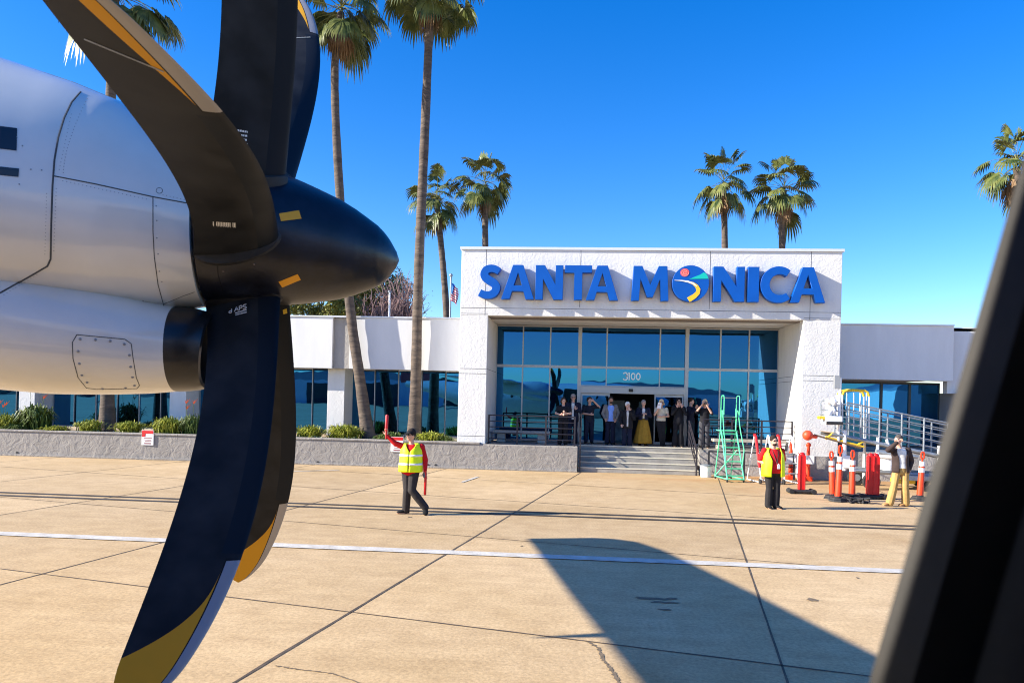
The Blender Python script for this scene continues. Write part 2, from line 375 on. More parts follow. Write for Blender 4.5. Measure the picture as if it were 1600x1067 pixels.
mb = MB(); mb.box(13.05, 20, YF+.4, YF+.7, 3.0, 5.33); mb.box(13.05, 20, YF+.4, 36, 5.2, 5.30); TB(mb, 'fascia', M['stucco_smooth'])
for x in (-27.5, -21.5, -15.3, -9.05):
    mb = MB(); mb.box(x-.33, x+.33, 27.35, 28.5, .9, 3.43); TB(mb, 'column', M['stucco'], bevel=.01)
mb = MB(); mb.box(13.3, 13.95, 27.0, 28.5, .0, 3.02); TB(mb, 'column', M['stucco_grey'], bevel=.01)
mb = MB(); mb.box(8.74, 20, YG-.1, YG+.3, 0, 1.0); TB(mb, 'wing_base', M['stucco_grey'])
for x0, x1, n in ((-4.1-.93*5, -4.1, 5), (-14.95, -9.4, 6), (-21.15, -15.65, 6), (-27.15, -21.85, 6)):
    wd = (x1-x0)/n
    for i in range(n):
        window(x0+i*wd, x0+(i+1)*wd, .9, 3.46, YG, M['glass'], M['alu_dark'] if i % 2 else M['alu'], fw=.045)
for a, b in ((8.76, 9.75), (9.75, 11.25), (11.25, 12.25), (12.25, 13.3)):
    window(a, b, 1.0, 3.40, YG, M['glass'], M['alu_dark'], fw=.08)
mb = MB(); mb.box(10.85, 12.9, 28.5, 30.5, 5.33, 5.52); TB(mb, 'rooftop_unit', M['steel'])
mb = MB(); mb.box(-6.3, -4.2, 29, 31, 5.33, 5.62); TB(mb, 'rooftop_unit', mat('roof_unit_dark', (.12, .15, .15), .6))

# platform, stairs, landing walls
mb = MB(); mb.box(-4.0, .10, 25.62, YG-.07, .0, .84); mb.box(.1, 4.28, 26.86, YG-.07, .0, .84); mb.box(4.28, 7.5, 25.92, YG-.07, 0, .84)
TB(mb, 'landing', M['concrete'])
mb = MB()
for i in range(5): mb.box(.145, 4.22, 25.44+.335*i, 25.44+.335*(i+1)+(.0 if i < 4 else -.01), 0 if i == 0 else .001, .17*(i+1)-.005)
TB(mb, 'stairs', M['concrete'], bevel=.008)
mb = MB()
for i in range(5): mb.box(.16, 4.2, 25.425+.335*i, 25.50+.335*i, .17*(i+1)-.03, .17*(i+1))
TB(mb, 'stair_nosing', mat('nosing_paint', (.62, .58, .46), .7, var=.1, vscale=8))
mb = MB(); mb.box(4.3, 7.5, 25.86, 25.915, .0, .80); TB(mb, 'landing_wall', M['stucco_grey'])
mb = MB(); mb.box(7.45, 8.85, 25.3, 25.395, 0, .78); mb.box(8.85, 18, 25.6, 25.9, 0, .95); TB(mb, 'plinth', M['stucco_grey'])
bcm = mat('bench_concrete', (.42, .39, .34), .8, bump=.2, bscale=20, var=.12)
for i, (x0, x1, y0, y1, z1, lab) in enumerate(((-3.0, -.9, 27.0, 27.5, 1.28, 'long grey concrete bench on the landing left of the stairs behind the rail'), (4.9, 7.4, 26.6, 27.1, 1.22, 'long cream concrete bench on the landing right of the stairs behind the rail'))):
    mb = MB(); cx0 = (x0+x1)/2; hw_ = (x1-x0)/2; mb.box(-hw_, hw_, -.25, .25, z1-.12-.845, z1-.845); mb.box(-hw_+.15, -hw_+.45, -.2, .2, 0, z1-.121-.845); mb.box(hw_-.45, hw_-.15, -.2, .2, 0, z1-.121-.845)
    bo = mb.build('bench', bcm, None, bevel=.015); bo.location = (cx0, (y0+y1)/2, .846); tag(bo, lab, 'bench')

# planter wall (thing of its own)
pw = MB(); rot = Matrix.Translation((.12, 25.25, 0)) @ Matrix.Rotation(.03, 4, 'Z')
pw.box(-30, 0, 0, .32, 0, .86, rot)
for i in range(12): pass
pwo = pw.build('planter_wall', M['planter'], bevel=.02)
tag(pwo, 'long low grey stucco planter wall running left from the entrance stairs', 'planter wall')
mb = MB(); mb.box(-30, -.0, -.001, .0, 0, .001, rot)
mb = MB(); mb.box(-30, -3.35, -.03, .35, .862, .92, rot); mb.box(-30, 0, -.05, .0, 0, .07, rot)
mb.build('coping', M['planter'], pwo, bevel=.01)
mb = MB()
for px, py in ((497, 722), (668, 727), (680, 727), (38, 706)):
    c = onY(px, py, 25.0); xl = -(0.12-c.x)
    yy = 25.25+(c.x-.12)*.03
    mb.tube([(c.x, yy-.012, c.z), (c.x, yy+.05, c.z)], .045, 12)
mb.build('drain_hole', M['black'], pwo)
mb = MB(); mb.box(-30, -3.3, .3, 3.0, .3, .80, rot); so_ = mb.build('planting_soil', M['soil']); tag(so_, kind='structure')

def sign(px, py, lab, Yoff=-.015):
    c = onY(px, py, 25.1); yy = 25.25+(c.x-.12)*.03-.02
    e = empty('warning_sign', (c.x, yy, c.z), 0, label=lab, cat='sign', group='warning signs on the planter wall')
    mb = MB(); mb.box(-.22, .22, -.012, 0, -.26, .26); mb.build('panel', M['white'], e, bevel=.004)
    mb = MB(); mb.box(-.21, .21, -.016, -.0122, .14, .25); mb.box(-.21, -.08, -.016, -.0122, .03, .139); mb.build('red_header', M['red'], e)
    mb = MB()
    for i, (x0, x1, z) in enumerate(((-.14, .16, -.02), (-.12, .12, -.08), (-.1, .14, -.13))): mb.box(x0, x1, -.015, -.0122, z, z+.022)
    mb.box(-.12, .13, -.015, -.0122, -.22, -.18)
    mb.build('printed_line', mat('sign_ink', (.25, .08, .08), .7), e)
sign(239, 683, 'small white and red warning sign on planter wall below the engine')
sign(621, 694, 'small white and red warning sign on planter wall behind the wand-waving marshaller')

# ---------------------------------------------------------------- railings
def railing(pts, h, nb, name='railing', lab='', r=.022, posts=None, m=None, group=None, base=None):
    e = empty(name, pts[0], 0, label=lab, cat='railing', group=group); o = Vector(pts[0]); m = m or M['rail']
    P = [Vector(p)-o for p in pts]
    mb = MB()
    for i in range(nb):
        z = h*(i+1)/nb; mb.tube([p+Vector((0, 0, z)) for p in P], r*(1.15 if i == nb-1 else .8), 6)
    mb.build('rail_bar', m, e)
    for p in (posts or P):
        mb = MB(); q = Vector(p)-(o if posts else Vector())
        mb.box(q.x-r*1.3, q.x+r*1.3, q.y-r*1.3, q.y+r*1.3, q.z-(base or 0), q.z+h+.01); mb.build('post', m, e)
    return e
railing([(-3.0, 25.75, .84), (-2.0, 25.75, .84), (-1, 25.75, .84), (.0, 25.75, .84)], 1.02, 5, lab='dark metal guard rail on the landing left of the stairs, black-dressed woman leaning on it')
railing([(4.42, 26.05, .84), (5.4, 26.05, .84), (6.4, 26.05, .84), (7.42, 26.05, .84)], 1.05, 5, lab='dark metal guard rail on the landing right of the stairs, behind the green ladder')
railing([(4.45, 24.98, 0), (5.6, 24.98, 0), (7.2, 24.98, 0)], .86, 2, lab='low dark metal rail at ground level behind the green ladder')
e = empty('handrail', (.2, 25.3, 0), label='dark metal stair handrail at the left end of the steps', cat='railing')
mb = MB()
for z in (.9,): mb.tube([(0, 0, z+.1), (0, .15, z+.12), (0, 1.7, z+.95), (0, 1.95, z+.95)], .022, 8)
mb.build('rail_bar', M['rail'], e)
for y, z in ((.02, 1.0), (1.8, 1.8)):
    mb = MB(); mb.box(-.025, .025, y-.025, y+.025, 0 if y < 1 else .8, z); mb.build('post', M['rail'], e)
e = empty('handrail', (4.12, 25.35, 0), label='dark metal three-bar stair handrail at the right end of the steps', cat='railing')
mb = MB()
for z in (.25, .5, .75, .9): mb.tube([(0, 0, z), (0, 1.75, z+.88), (0, 1.95, z+.88)], .022, 8)
mb.build('rail_bar', M['rail'], e)
for y, z in ((.02, .95), (1.8, 1.82)):
    mb = MB(); mb.box(-.025, .025, y-.025, y+.025, 0 if y < 1 else .8, z); mb.build('post', M['rail'], e)

# ---------------------------------------------------------------- wall sign letters
def curve_letter(name, loops, m, x, y, z, depth, parent, bevel=.008):
    cu = bpy.data.curves.new(name, 'CURVE'); cu.dimensions = '2D'; cu.fill_mode = 'BOTH'; cu.extrude = depth/2; cu.bevel_depth = bevel; cu.bevel_resolution = 1
    for lp in loops:
        sp = cu.splines.new('POLY'); sp.points.add(len(lp)-1)
        for i, (a, b) in enumerate(lp): sp.points[i].co = (a, b, 0, 1)
        sp.use_cyclic_u = True
    t = bpy.data.objects.new(name+'_tmp', cu); C.objects.link(t)
    dg = bpy.context.evaluated_depsgraph_get(); me = bpy.data.meshes.new_from_object(t.evaluated_get(dg))
    bpy.data.objects.remove(t); me.materials.clear(); me.materials.append(m)
    o = bpy.data.objects.new(name, me); C.objects.link(o); o.parent = parent
    o.rotation_euler = (R(90), 0, 0); o.location = (x, y, z)
    return o
def stroke(cl, ws):
    """closed polygon round a centre line with the given widths"""
    L_, R_ = [], []
    for i, (x, y) in enumerate(cl):
        a = cl[max(i-1, 0)]; b = cl[min(i+1, len(cl)-1)]; dx, dy = b[0]-a[0], b[1]-a[1]; l = math.hypot(dx, dy)
        wd = ws[i] if isinstance(ws, list) else ws
        L_.append((x-dy/l*wd/2, y+dx/l*wd/2)); R_.append((x+dy/l*wd/2, y-dx/l*wd/2))
    return L_+R_[::-1]
def arc(cx, cy, rx, ry, a0, a1, n=14): return [(cx+rx*math.cos(R(a0+(a1-a0)*i/n)), cy+ry*math.sin(R(a0+(a1-a0)*i/n))) for i in range(n+1)]
H = 1.15
def A_(w_): s = .27; return [[(0, 0), (s, 0), (s+.075*w_, .27), (w_-s-.075*w_, .27), (w_-s, 0), (w_, 0), (w_/2+.17, H), (w_/2-.17, H)], [(w_*.5-.15, .45), (w_*.5, .93), (w_*.5+.15, .45)]]
def N_(w_): s = .24; return [[(0, 0), (s, 0), (s, .72), (w_-.30, 0), (w_, 0), (w_, H), (w_-s, H), (w_-s, .46), (.30, H), (0, H)]]
def T_(w_): return [[(w_/2-.13, 0), (w_/2+.13, 0), (w_/2+.13, H-.23), (w_, H-.23), (w_, H), (0, H), (0, H-.23), (w_/2-.13, H-.23)]]
def M_(w_): s = .25; return [[(0, 0), (s-.01, 0), (s+.03, .76), (w_/2-.09, .12), (w_/2+.09, .12), (w_-s-.03, .76), (w_-s+.01, 0), (w_, 0), (w_-.06, H), (w_-.33, H), (w_/2, .50), (.33, H), (.06, H)]]
def I_(w_): return [[(0, 0), (w_, 0), (w_, H), (0, H)]]
def C_(w_): r = .46; cl = arc(.60, H/2, .46, .475, 52, 308, 26); return [stroke(cl, [.22+.06*math.sin(math.pi*i/26) for i in range(27)])]
def S_(w_):
    cl = [(.70, .93), (.58, 1.0), (.43, 1.03), (.27, .985), (.195, .86), (.23, .73), (.36, .63), (.50, .55), (.595, .44), (.60, .31), (.52, .185), (.37, .12), (.21, .13), (.05, .20)]
    out = []                                              # smooth (Catmull-Rom)
    for i in range(len(cl)-1):
        p = [cl[max(i-1, 0)], cl[i], cl[i+1], cl[min(i+2, len(cl)-1)]]
        for k in range(4):
            t = k/4; out.append(tuple(.5*((2*p[1][j])+(-p[0][j]+p[2][j])*t+(2*p[0][j]-5*p[1][j]+4*p[2][j]-p[3][j])*t*t+(-p[0][j]+3*p[1][j]-3*p[2][j]+p[3][j])*t**3) for j in (0, 1)))
    out.append(cl[-1]); n = len(out)
    return [stroke(out, [.225+.045*math.sin(math.pi*i/(n-1)) for i in range(n)])]
SG = empty('wall_sign', (2.3, YP, 5.85), label='large raised blue letters spelling SANTA MONICA with round emblem across the portal', cat='wall sign')
for fn, x0, x1 in ((S_, -3.40, -2.66), (A_, -2.60, -1.40), (N_, -1.44, -.52), (T_, -.45, .45), (A_, .28, 1.34), (M_, 1.80, 3.02), (N_, 4.50, 5.50), (I_, 5.62, 5.97), (C_, 6.03, 7.0), (A_, 7.0, 8.10)):
    if fn is A_ and x0 == -2.60: x1 = -1.50
    curve_letter('letter', fn(x1-x0), M['blue'], x0-2.3, -.17, 0, .24, SG)
cx, cz, rr = 3.74-2.3, .585, .60
dsk = curve_letter('emblem_disc', [arc(0, 0, rr, rr, 0, 350, 35)], M['blue'], cx, -.17, cz, .24, SG)
def emb(name, loops, m, k):
    o = curve_letter(name, loops, m, 0, 0, .131+.004*k, .012, dsk, 0); o.rotation_euler = (0, 0, 0); return o
emb('sun_swirl', [arc(-.20, .36, .145, .135, 0, 340, 24)], M['coral'], 0)
sw = [(-.20+(.02+.11*i/30)*math.cos(i*.42), .36+(.02+.10*i/30)*math.sin(i*.42)) for i in range(31)]
emb('sun_spiral', [stroke(sw, .018)], mat('coral_light', (.95, .35, .3), .5), 1)
emb('teal_headland', [[(-.05, .14), (.15, .23), (.30, .29), (.42, .37), (.50, .33), (.555, .24), (.58, .16), (.3, .155), (.1, .15)]], M['teal'], 0)
rd = [(-.54, .10), (-.3, .09), (-.1, .06), (.08, .0), (.20, -.09), (.26, -.2), (.24, -.31), (.14, -.42), (.02, -.50), (-.06, -.55)]
emb('yellow_road', [stroke(rd, [.012, .03, .05, .08, .11, .13, .14, .155, .17, .17])], M['yellow'], 1)
emb('white_road', [stroke(rd[:5], [.012, .035, .06, .05, .02])], M['white'], 2)

NB = empty('street_number', (2.2, YG-.02, 3.35), label='white numerals 3100 on the glass above the entrance doors', cat='numerals')
pz = onY(987, 588, YG-.05)
NB.location = (pz.x, YG-.022, pz.z)
hh = .14
def digit(loops, x): curve_letter('numeral', loops, M['reflect'], x, 0, 0, .015, NB, 0)
digit([stroke(arc(0, .065, .075, .07, 160, -80, 14), .045)], -.24); digit([stroke(arc(0, -.065, .082, .072, 80, -160, 14), .045)], -.24)
digit([[(-.022, -.14), (.022, -.14), (.022, .14), (-.045, .14), (-.045, .10), (-.022, .10)]], -.09)
for x in (.055, .25): digit([arc(0, 0, .088, .14, 0, 345, 24), arc(0, 0, .048, .096, 0, 345, 24)], x)

# ---------------------------------------------------------------- aeroplane
HX, HY, HZ, HD, TILT = -1.2072, 3.3461, 3.114, .2725, -.039
AP = empty('airplane', (HX, HY, 0), HD, label='white twin turboprop aircraft with black six-bladed propeller and yellow blade tips, filling the left', cat='airplane')
APM = Matrix.Translation((HX, HY, 0)) @ Matrix.Rotation(HD, 4, 'Z'); API = APM.inverted()
paint = mat('aircraft_white_paint', (.66, .65, .62), .17, coat=.7, var=.05, vscale=2.5, bump=.06, bscale=2.2, bdist=.02)
line = mat('panel_gap', (.05, .055, .06), .7)
navy = mat('spinner_paint', (.006, .008, .016), .33, spec=.5, var=.5, vscale=9, bump=.05, bscale=60)
def zc(s): return HZ+s*TILT
def ering(s, cy, cz, ry, rz_t, rz_b, n=56, pw=2.0):
    out = []
    for k in range(n):
        t = 2*math.pi*k/n; c, q = math.cos(t), math.sin(t)
        out.append(Vector((s, cy+ry*math.copysign(abs(c)**(2/pw), c), cz+(rz_t if q > 0 else rz_b)*math.copysign(abs(q)**(2/pw), q))))
    return out
def interp(tab, s):
    ks = sorted(tab); 
    if s <= ks[0]: return tab[ks[0]]
    for a, b in zip(ks, ks[1:]):
        if s <= b:
            t = (s-a)/(b-a); return tuple(x+(y-x)*t for x, y in zip(tab[a], tab[b]))
    return tab[ks[-1]]
# upper nacelle: (half width, top, bottom) about the thrust line
nac = {-.49: (.335, .335, .345), -.56: (.365, .37, .36), -.66: (.40, .43, .375), -.82: (.435, .505, .39), -1.0: (.46, .56, .40), -1.2: (.48, .605, .41), -1.4: (.49, .65, .42), -1.9: (.50, .69, .45), -2.6: (.5, .66, .5), -3.6: (.45, .5, .5), -5.0: (.3, .42, .3), -6.2: (.08, .35, .1)}
ss = [-.49, -.51, -.54]+[-.58-.06*i for i in range(30)]+[-2.5, -2.9, -3.4, -4, -4.6, -5.2, -5.8, -6.2]
mbn = MB(); rings = []
for s_ in ss:
    hw, t_, b_ = interp(nac, s_); rings.append(ering(s_, 0, zc(s_), hw, t_, b_, 72, 2.15 if s_ < -.8 else 2))
mbn.loft(rings)
nacelle = mbn.build('nacelle', paint, AP, True)
chin = {-.60: (.25, .19, -.545), -.70: (.285, .205, -.545), -.85: (.32, .235, -.53), -1.1: (.35, .265, -.515), -1.4: (.37, .28, -.49), -2.0: (.38, .30, -.42), -2.8: (.36, .3, -.3), -3.6: (.2, .2, -.2)}
rings = []
for s_ in [-.60, -.63, -.66]+[-.7-.07*i for i in range(24)]+[-2.6, -3.0, -3.6]:
    hw, hh_, zo = interp(chin, s_); rings.append(ering(s_, 0, zc(s_)+zo, hw, hh_, hh_, 64, 2.25))
mbc = MB(); mbc.loft(rings); chino = mbc.build('intake_fairing', paint, AP, True)
# rubber intake lip, duct
lip = MB(); prof = [(-.601, 1.0), (-.57, .995), (-.53, .97), (-.49, .93), (-.465, .87), (-.46, .80), (-.48, .74), (-.53, .70), (-.62, .68)]
rings = []
for s_, k in prof:
    rings.append(ering(s_+.0, 0, zc(s_)-.545+.0*(1-k), .25*k, .19*k, .19*k, 64, 2.25))
for rg in rings:                                           # mouth raked: lower lip lags the upper
    for p in rg: p.x += .10*(p.z-(HZ-.545))*(1 if p.x > -.6 else 0)
lip.loft(rings, cap=False); lip.build('intake_lip', mat('deice_rubber', (.012, .012, .014), .3, var=.4, vscale=12), nacelle, True)
d = MB(); d.loft([ering(-.62, 0, zc(-.6)-.545, .172, .131, .131, 40), ering(-1.2, 0, zc(-1)-.5, .15, .12, .12, 40)], cap=True); d.build('intake_duct', M['black'], nacelle)
# spinner
sp = {.372: .004, .36: .035, .33: .09 - .005, .30: .118, .27: .142, .22: .171, .17: .197, .1: .228, .0: .258, -.1: .285, -.2: .302, -.3: .314, -.40: .320, -.478: .325}
ms = MB(); rings = []
def spz(s_): return zc(s_)-(.050*((s_+.3)/.67)**1.0 if s_ > -.3 else 0)
ks = sorted(sp)
fine = []
for a, b in zip(ks, ks[1:]):
    for q in range(4): fine.append((a+(b-a)*q/4, sp[a]+(sp[b]-sp[a])*q/4))
fine.append((ks[-1], sp[ks[-1]]))
# smooth radius list
rad = [x[1] for x in fine]
for _ in range(3): rad = [rad[0]]+[(rad[i-1]+2*rad[i]+rad[i+1])/4 for i in range(1, len(rad)-1)]+[rad[-1]]
for (s_, _), r_ in zip(fine, rad): rings.append(ering(s_, 0, spz(s_), r_, r_, r_, 72))
ms.loft(rings); spinner = ms.build('spinner', navy, AP, True)
def bvh_world(objs):
    v = []; f = []
    for o in objs:
        n0 = len(v); v += [APM @ q.co for q in o.data.vertices]; f += [tuple(i+n0 for i in p.vertices) for p in o.data.polygons]
    return BVHTree.FromPolygons(v, f)
bn = bvh_world([nacelle, chino]); bs = bvh_world([spinner])
def hit(bv, px, py, off=.0015):
    h, n, i, d_ = bv.ray_cast(O, ray(px, py))
    if h is None: return None
    if n.dot(ray(px, py)) > 0: n = -n
    return API @ (h+n*off)
def surf_line(mb, bv, pts, r=.0035, closed=False):
    P = []
    if closed: pts = pts+[pts[0]]
    for a, b in zip(pts, pts[1:]):
        k = max(2, int(math.hypot(b[0]-a[0], b[1]-a[1])/6))
        for i in range(k):
            h = hit(bv, a[0]+(b[0]-a[0])*i/k, a[1]+(b[1]-a[1])*i/k, 0)
            if h: P.append(h)
    h = hit(bv, *pts[-1], 0)
    if h: P.append(h)
    if len(P) > 1: mb.tube(P, r, 6)
mb = MB()
surf_line(mb, bn, [(126, 144), (112, 160), (100, 185), (91, 215), (85, 250), (82, 290), (80, 350), (79, 405), (74, 416), (50, 430), (0, 458), (-60, 492)])
surf_line(mb, bn, [(83, 275), (150, 288), (240, 308), (300, 319)], .0025)
surf_line(mb, bn, [(239, 308), (239, 360), (241, 400), (247, 445), (256, 478)], .0018)
surf_line(mb, bn, [(256, 475), (285, 463), (316, 452)], .0015)
surf_line(mb, bn, [(120, 523), (195, 530), (205, 537), (208, 560), (213, 590), (218, 602), (214, 607), (150, 608), (135, 606), (122, 590), (114, 560), (113, 535)], .0018, True)
mb.build('panel_line', line, nacelle)
mb = MB()
for px, py in ((125, 530), (149, 531), (172, 533), (194, 538), (202, 555), (204, 573), (207, 589), (210, 602), (196, 606), (160, 607), (136, 597), (128, 586), (124, 568), (122, 549)):
    h = hit(bn, px, py, 0)
    if h: mb.ell(h, (.006, .004, .006), 8, 5)
for px, py in ((244, 322), (245, 345), (245, 372), (247, 397), (249, 424), (253, 440), (48, 265), (30, 288), (26, 215), (35, 228), (65, 266)):
    h = hit(bn, px, py, 0)
    if h: mb.ell(h, (.003, .003, .003), 6, 4)
for i in range(26):
    t = i/25; px = 92+(132-92)*(1-t)**1.6; py = 150+120*t
    h = hit(bn, px+7, py, 0)
    if h: mb.ell(h, (.002, .002, .002), 5, 4)
for a_, b_, n_ in (((95, 282), (232, 312), 22), ((88, 292), (84, 395), 18), ((73, 300), (70, 400), 18), ((92, 268), (112, 176), 16), ((60, 428), (4, 462), 12), ((252, 304), (296, 314), 8), ((262, 320), (280, 452), 0)):
    for i in range(n_):
        t = (i+.5)/n_; h = hit(bn, a_[0]+(b_[0]-a_[0])*t, a_[1]+(b_[1]-a_[1])*t, 0)
        if h: mb.ell(h, (.0018, .0018, .0018), 5, 4)
tag(mb.build('rivets', mat('fastener_metal', (.25, .26, .28), .5, .5), nacelle), kind='stuff')
mb = MB(); h = hit(bn, 249, 298, 0)
ringp = [hit(bn, 249+5*math.cos(R(a)), 298+4.5*math.sin(R(a)), 0) for a in range(0, 361, 24)]; mb.tube(ringp, .0012, 5); mb.build('drain_ring', line, nacelle)
def patch(bv, poly, m, name, parent, off=.002):
    """decal that follows the surface: grid over an image-space quad (tl,tr,br,bl)"""
    tl, tr, br, bl = poly; n = 8; vs = []
    for j in range(n+1):
        for i in range(n+1):
            u, v = i/n, j/n
            x = (tl[0]*(1-u)+tr[0]*u)*(1-v)+(bl[0]*(1-u)+br[0]*u)*v; y = (tl[1]*(1-u)+tr[1]*u)*(1-v)+(bl[1]*(1-u)+br[1]*u)*v
            h = hit(bv, x, y, off)
            if h is None: return
            vs.append(h)
    q = MB(); q.add(vs, [(j*(n+1)+i, j*(n+1)+i+1, (j+1)*(n+1)+i+1, (j+1)*(n+1)+i) for j in range(n) for i in range(n)])
    return q.build(name, m, parent, True)
dark_letter = mat('nacelle_letter', (.015, .02, .03), .3)
patch(bn, [(-60, 190), (27, 201), (26, 236), (-60, 226)], dark_letter, 'painted_letter', nacelle)
patch(bn, [(-60, 254), (30, 264), (29, 277), (-60, 268)], dark_letter, 'painted_letter', nacelle)
yd = mat('decal_yellow', (.85, .36, .01), .5)
patch(bs, [(436, 334), (467, 329), (471, 342), (439, 346)], yd, 'spinner_mark', spinner)
patch(bs, [(435, 440), (465, 428), (470, 437), (441, 449)], yd, 'spinner_mark', spinner)
mb = MB()
surf_line(mb, bs, [(336, 366), (338, 400), (341, 430), (348, 455)], .0015)
surf_line(mb, bs, [(336, 372), (380, 376), (405, 366), (418, 352)], .0015)
mb.build('spinner_seam', mat('seam_black', (.002, .002, .003), .8), spinner)
mb = MB()
for px, py in ((346, 387), (349, 424), (397, 413), (384, 385), (362, 404)):
    h = hit(bs, px, py, 0)
    if h: mb.ell(h, (.004, .003, .004), 7, 5)
mb.build('spinner_screw', mat('screw', (.22, .16, .14), .5), spinner)
# scoop on the nacelle
h1 = hit(bn, 222, 470, 0)
if h1:
    mb = MB(); rings = []
    for k, (dx, r_) in enumerate(((0, .046), (-.06, .05), (-.16, .046), (-.28, .03), (-.38, .006))):
        c = h1+Vector((dx, .03, .0)); rings.append([c+Vector((0, -r_*.75*math.sin(2*math.pi*q/20), r_*1.1*math.cos(2*math.pi*q/20))) for q in range(20)])
    mb.loft(rings); sc = mb.build('scoop', paint, nacelle, True)
    mb = MB(); mb.ell(h1+Vector((.0035, .028, 0)), (.003, .030, .046), 18, 10); mb.build('scoop_mouth', M['black'], sc)

# propeller blades -------------------------------------------------
RB = 1.965
cl_ = [-.15913, .0930, .294, -.457, -.056]; ct_ = [-.569, .745, -.778, .099, .052]; tw = (-.456, .686)
import json
def poly(c, u): return c[0]+c[1]*u+c[2]*u*u+c[3]*u**3+c[4]*u**6
def blade_mat():
    m = bpy.data.materials.new('blade_composite'); m.use_nodes = True; t = m.node_tree; b = t.nodes['Principled BSDF']; L = t.links
    uv = t.nodes.new('ShaderNodeUVMap'); sx = t.nodes.new('ShaderNodeSeparateXYZ'); L.new(uv.outputs[0], sx.inputs[0]); U0_, V = sx.outputs[0], sx.outputs[1]
    def mth(op, a, b_=None):
        n = t.nodes.new('ShaderNodeMath'); n.operation = op
        for i, q in enumerate((a, b_)):
            if q is None: continue
            if isinstance(q, (int, float)): n.inputs[i].default_value = q
            else: L.new(q, n.inputs[i])
        return n.outputs[0]
    SDB = mth('GREATER_THAN', U0_, 1.5); U = mth('SUBTRACT', U0_, mth('MULTIPLY', SDB, 2.0)); SD = mth('SUBTRACT', 1.0, SDB)
    # yellow tip: starts at u=.78 on the leading edge and reaches the trailing edge near the tip
    vv = mth('POWER', mth('MAXIMUM', mth('DIVIDE', mth('SUBTRACT', V, .19), .81), 0.0), .33)
    yel = mth('GREATER_THAN', U, mth('ADD', mth('MULTIPLY', vv, .17), .785))
    thin = mth('LESS_THAN', V, mth('ADD', .19, mth('MULTIPLY', mth('POWER', mth('MAXIMUM', mth('SUBTRACT', U, .79), 0.0), 1.3), 2.3)))
    yel = mth('ADD', mth('MULTIPLY', yel, mth('SUBTRACT', 1.0, SD)), mth('MULTIPLY', mth('MULTIPLY', thin, SD), mth('GREATER_THAN', U, .79)))
    met = mth('MULTIPLY', mth('LESS_THAN', V, .17), mth('GREATER_THAN', mth('SUBTRACT', U, mth('MULTIPLY', V, .02)), .776))
    gap = mth('MULTIPLY', mth('LESS_THAN', V, .19), mth('GREATER_THAN', U, .774))
    yel = mth('MULTIPLY', yel, mth('GREATER_THAN', V, .19))
    boot = mth('MULTIPLY', mth('LESS_THAN', V, .27), mth('LESS_THAN', U, .765))
    tc = t.nodes.new('ShaderNodeTexCoord'); n = t.nodes.new('ShaderNodeTexNoise'); n.inputs['Scale'].default_value = 7; n.inputs['Detail'].default_value = 8; L.new(tc.outputs['Object'], n.inputs['Vector'])
    r = t.nodes.new('ShaderNodeValToRGB'); r.color_ramp.elements[0].position = .35; r.color_ramp.elements[1].position = .72
    r.color_ramp.elements[0].color = (.007, .008, .010, 1); r.color_ramp.elements[1].color = (.024, .026, .030, 1); L.new(n.outputs[0], r.inputs[0])
    def mixc(fac, a, col):
        x = t.nodes.new('ShaderNodeMix'); x.data_type = 'RGBA'; L.new(fac, x.inputs[0]); L.new(a, x.inputs[6]); x.inputs[7].default_value = (*col, 1); return x.outputs[2]
    c = mixc(boot, r.outputs[0], (.005, .009, .016)); c = mixc(yel, c, (.62, .30, .015)); c = mixc(gap, c, (.006, .006, .007)); c = mixc(met, c, (.36, .35, .36))
    L.new(c, b.inputs['Base Color'])
    mm = mth('MULTIPLY', met, .55); L.new(mm, b.inputs['Metallic'])
    rr_ = t.nodes.new('ShaderNodeMapRange'); rr_.inputs[3].default_value = .45; rr_.inputs[4].default_value = .65; b.inputs['Specular IOR Level'].default_value = .22; L.new(n.outputs[0], rr_.inputs[0]); L.new(rr_.outputs[0], b.inputs['Roughness'])
    bp = t.nodes.new('ShaderNodeBump'); bp.inputs['Strength'].default_value = .12; bp.inputs['Distance'].default_value = .004
    n3 = t.nodes.new('ShaderNodeTexNoise'); n3.inputs['Scale'].default_value = 60; L.new(tc.outputs['Object'], n3.inputs['Vector'])
    hsum = mth('ADD', mth('MULTIPLY', n3.outputs[0], .3), mth('MULTIPLY', boot, .35)); L.new(hsum, bp.inputs['Height']); L.new(bp.outputs[0], b.inputs['Normal'])
    return m
BM = blade_mat()
axv = Vector((math.cos(TILT), 0, math.sin(TILT))); towv = Vector((0, -1, 0)); upv = Vector((-math.sin(TILT), 0, math.cos(TILT)))
NU, NV = 70, 18
def blade_pt(th, u, side, v=None):
    er = towv*math.sin(th)+upv*math.cos(th); et = towv*math.cos(th)-upv*math.sin(th)
    s1, s2 = poly(cl_, u), poly(ct_, u)
    tipk = max(0, (u-.955)/.085); mid = s1*.45+s2*.55
    k = math.sqrt(max(0, 1-tipk**2.4))
    if tipk > 0: s1 = mid+(s1-mid)*max(k, .05); s2 = mid+(s2-mid)*max(k, .05)
    rootk = max(0, (.2-u)/.06)
    pt = lambda s_: er*(u*RB)+axv*s_+et*(s_*(tw[0]+tw[1]*u))
    return pt(s1), pt(s2), er, et
hubc = Vector((0, 0, HZ))
blades = {}
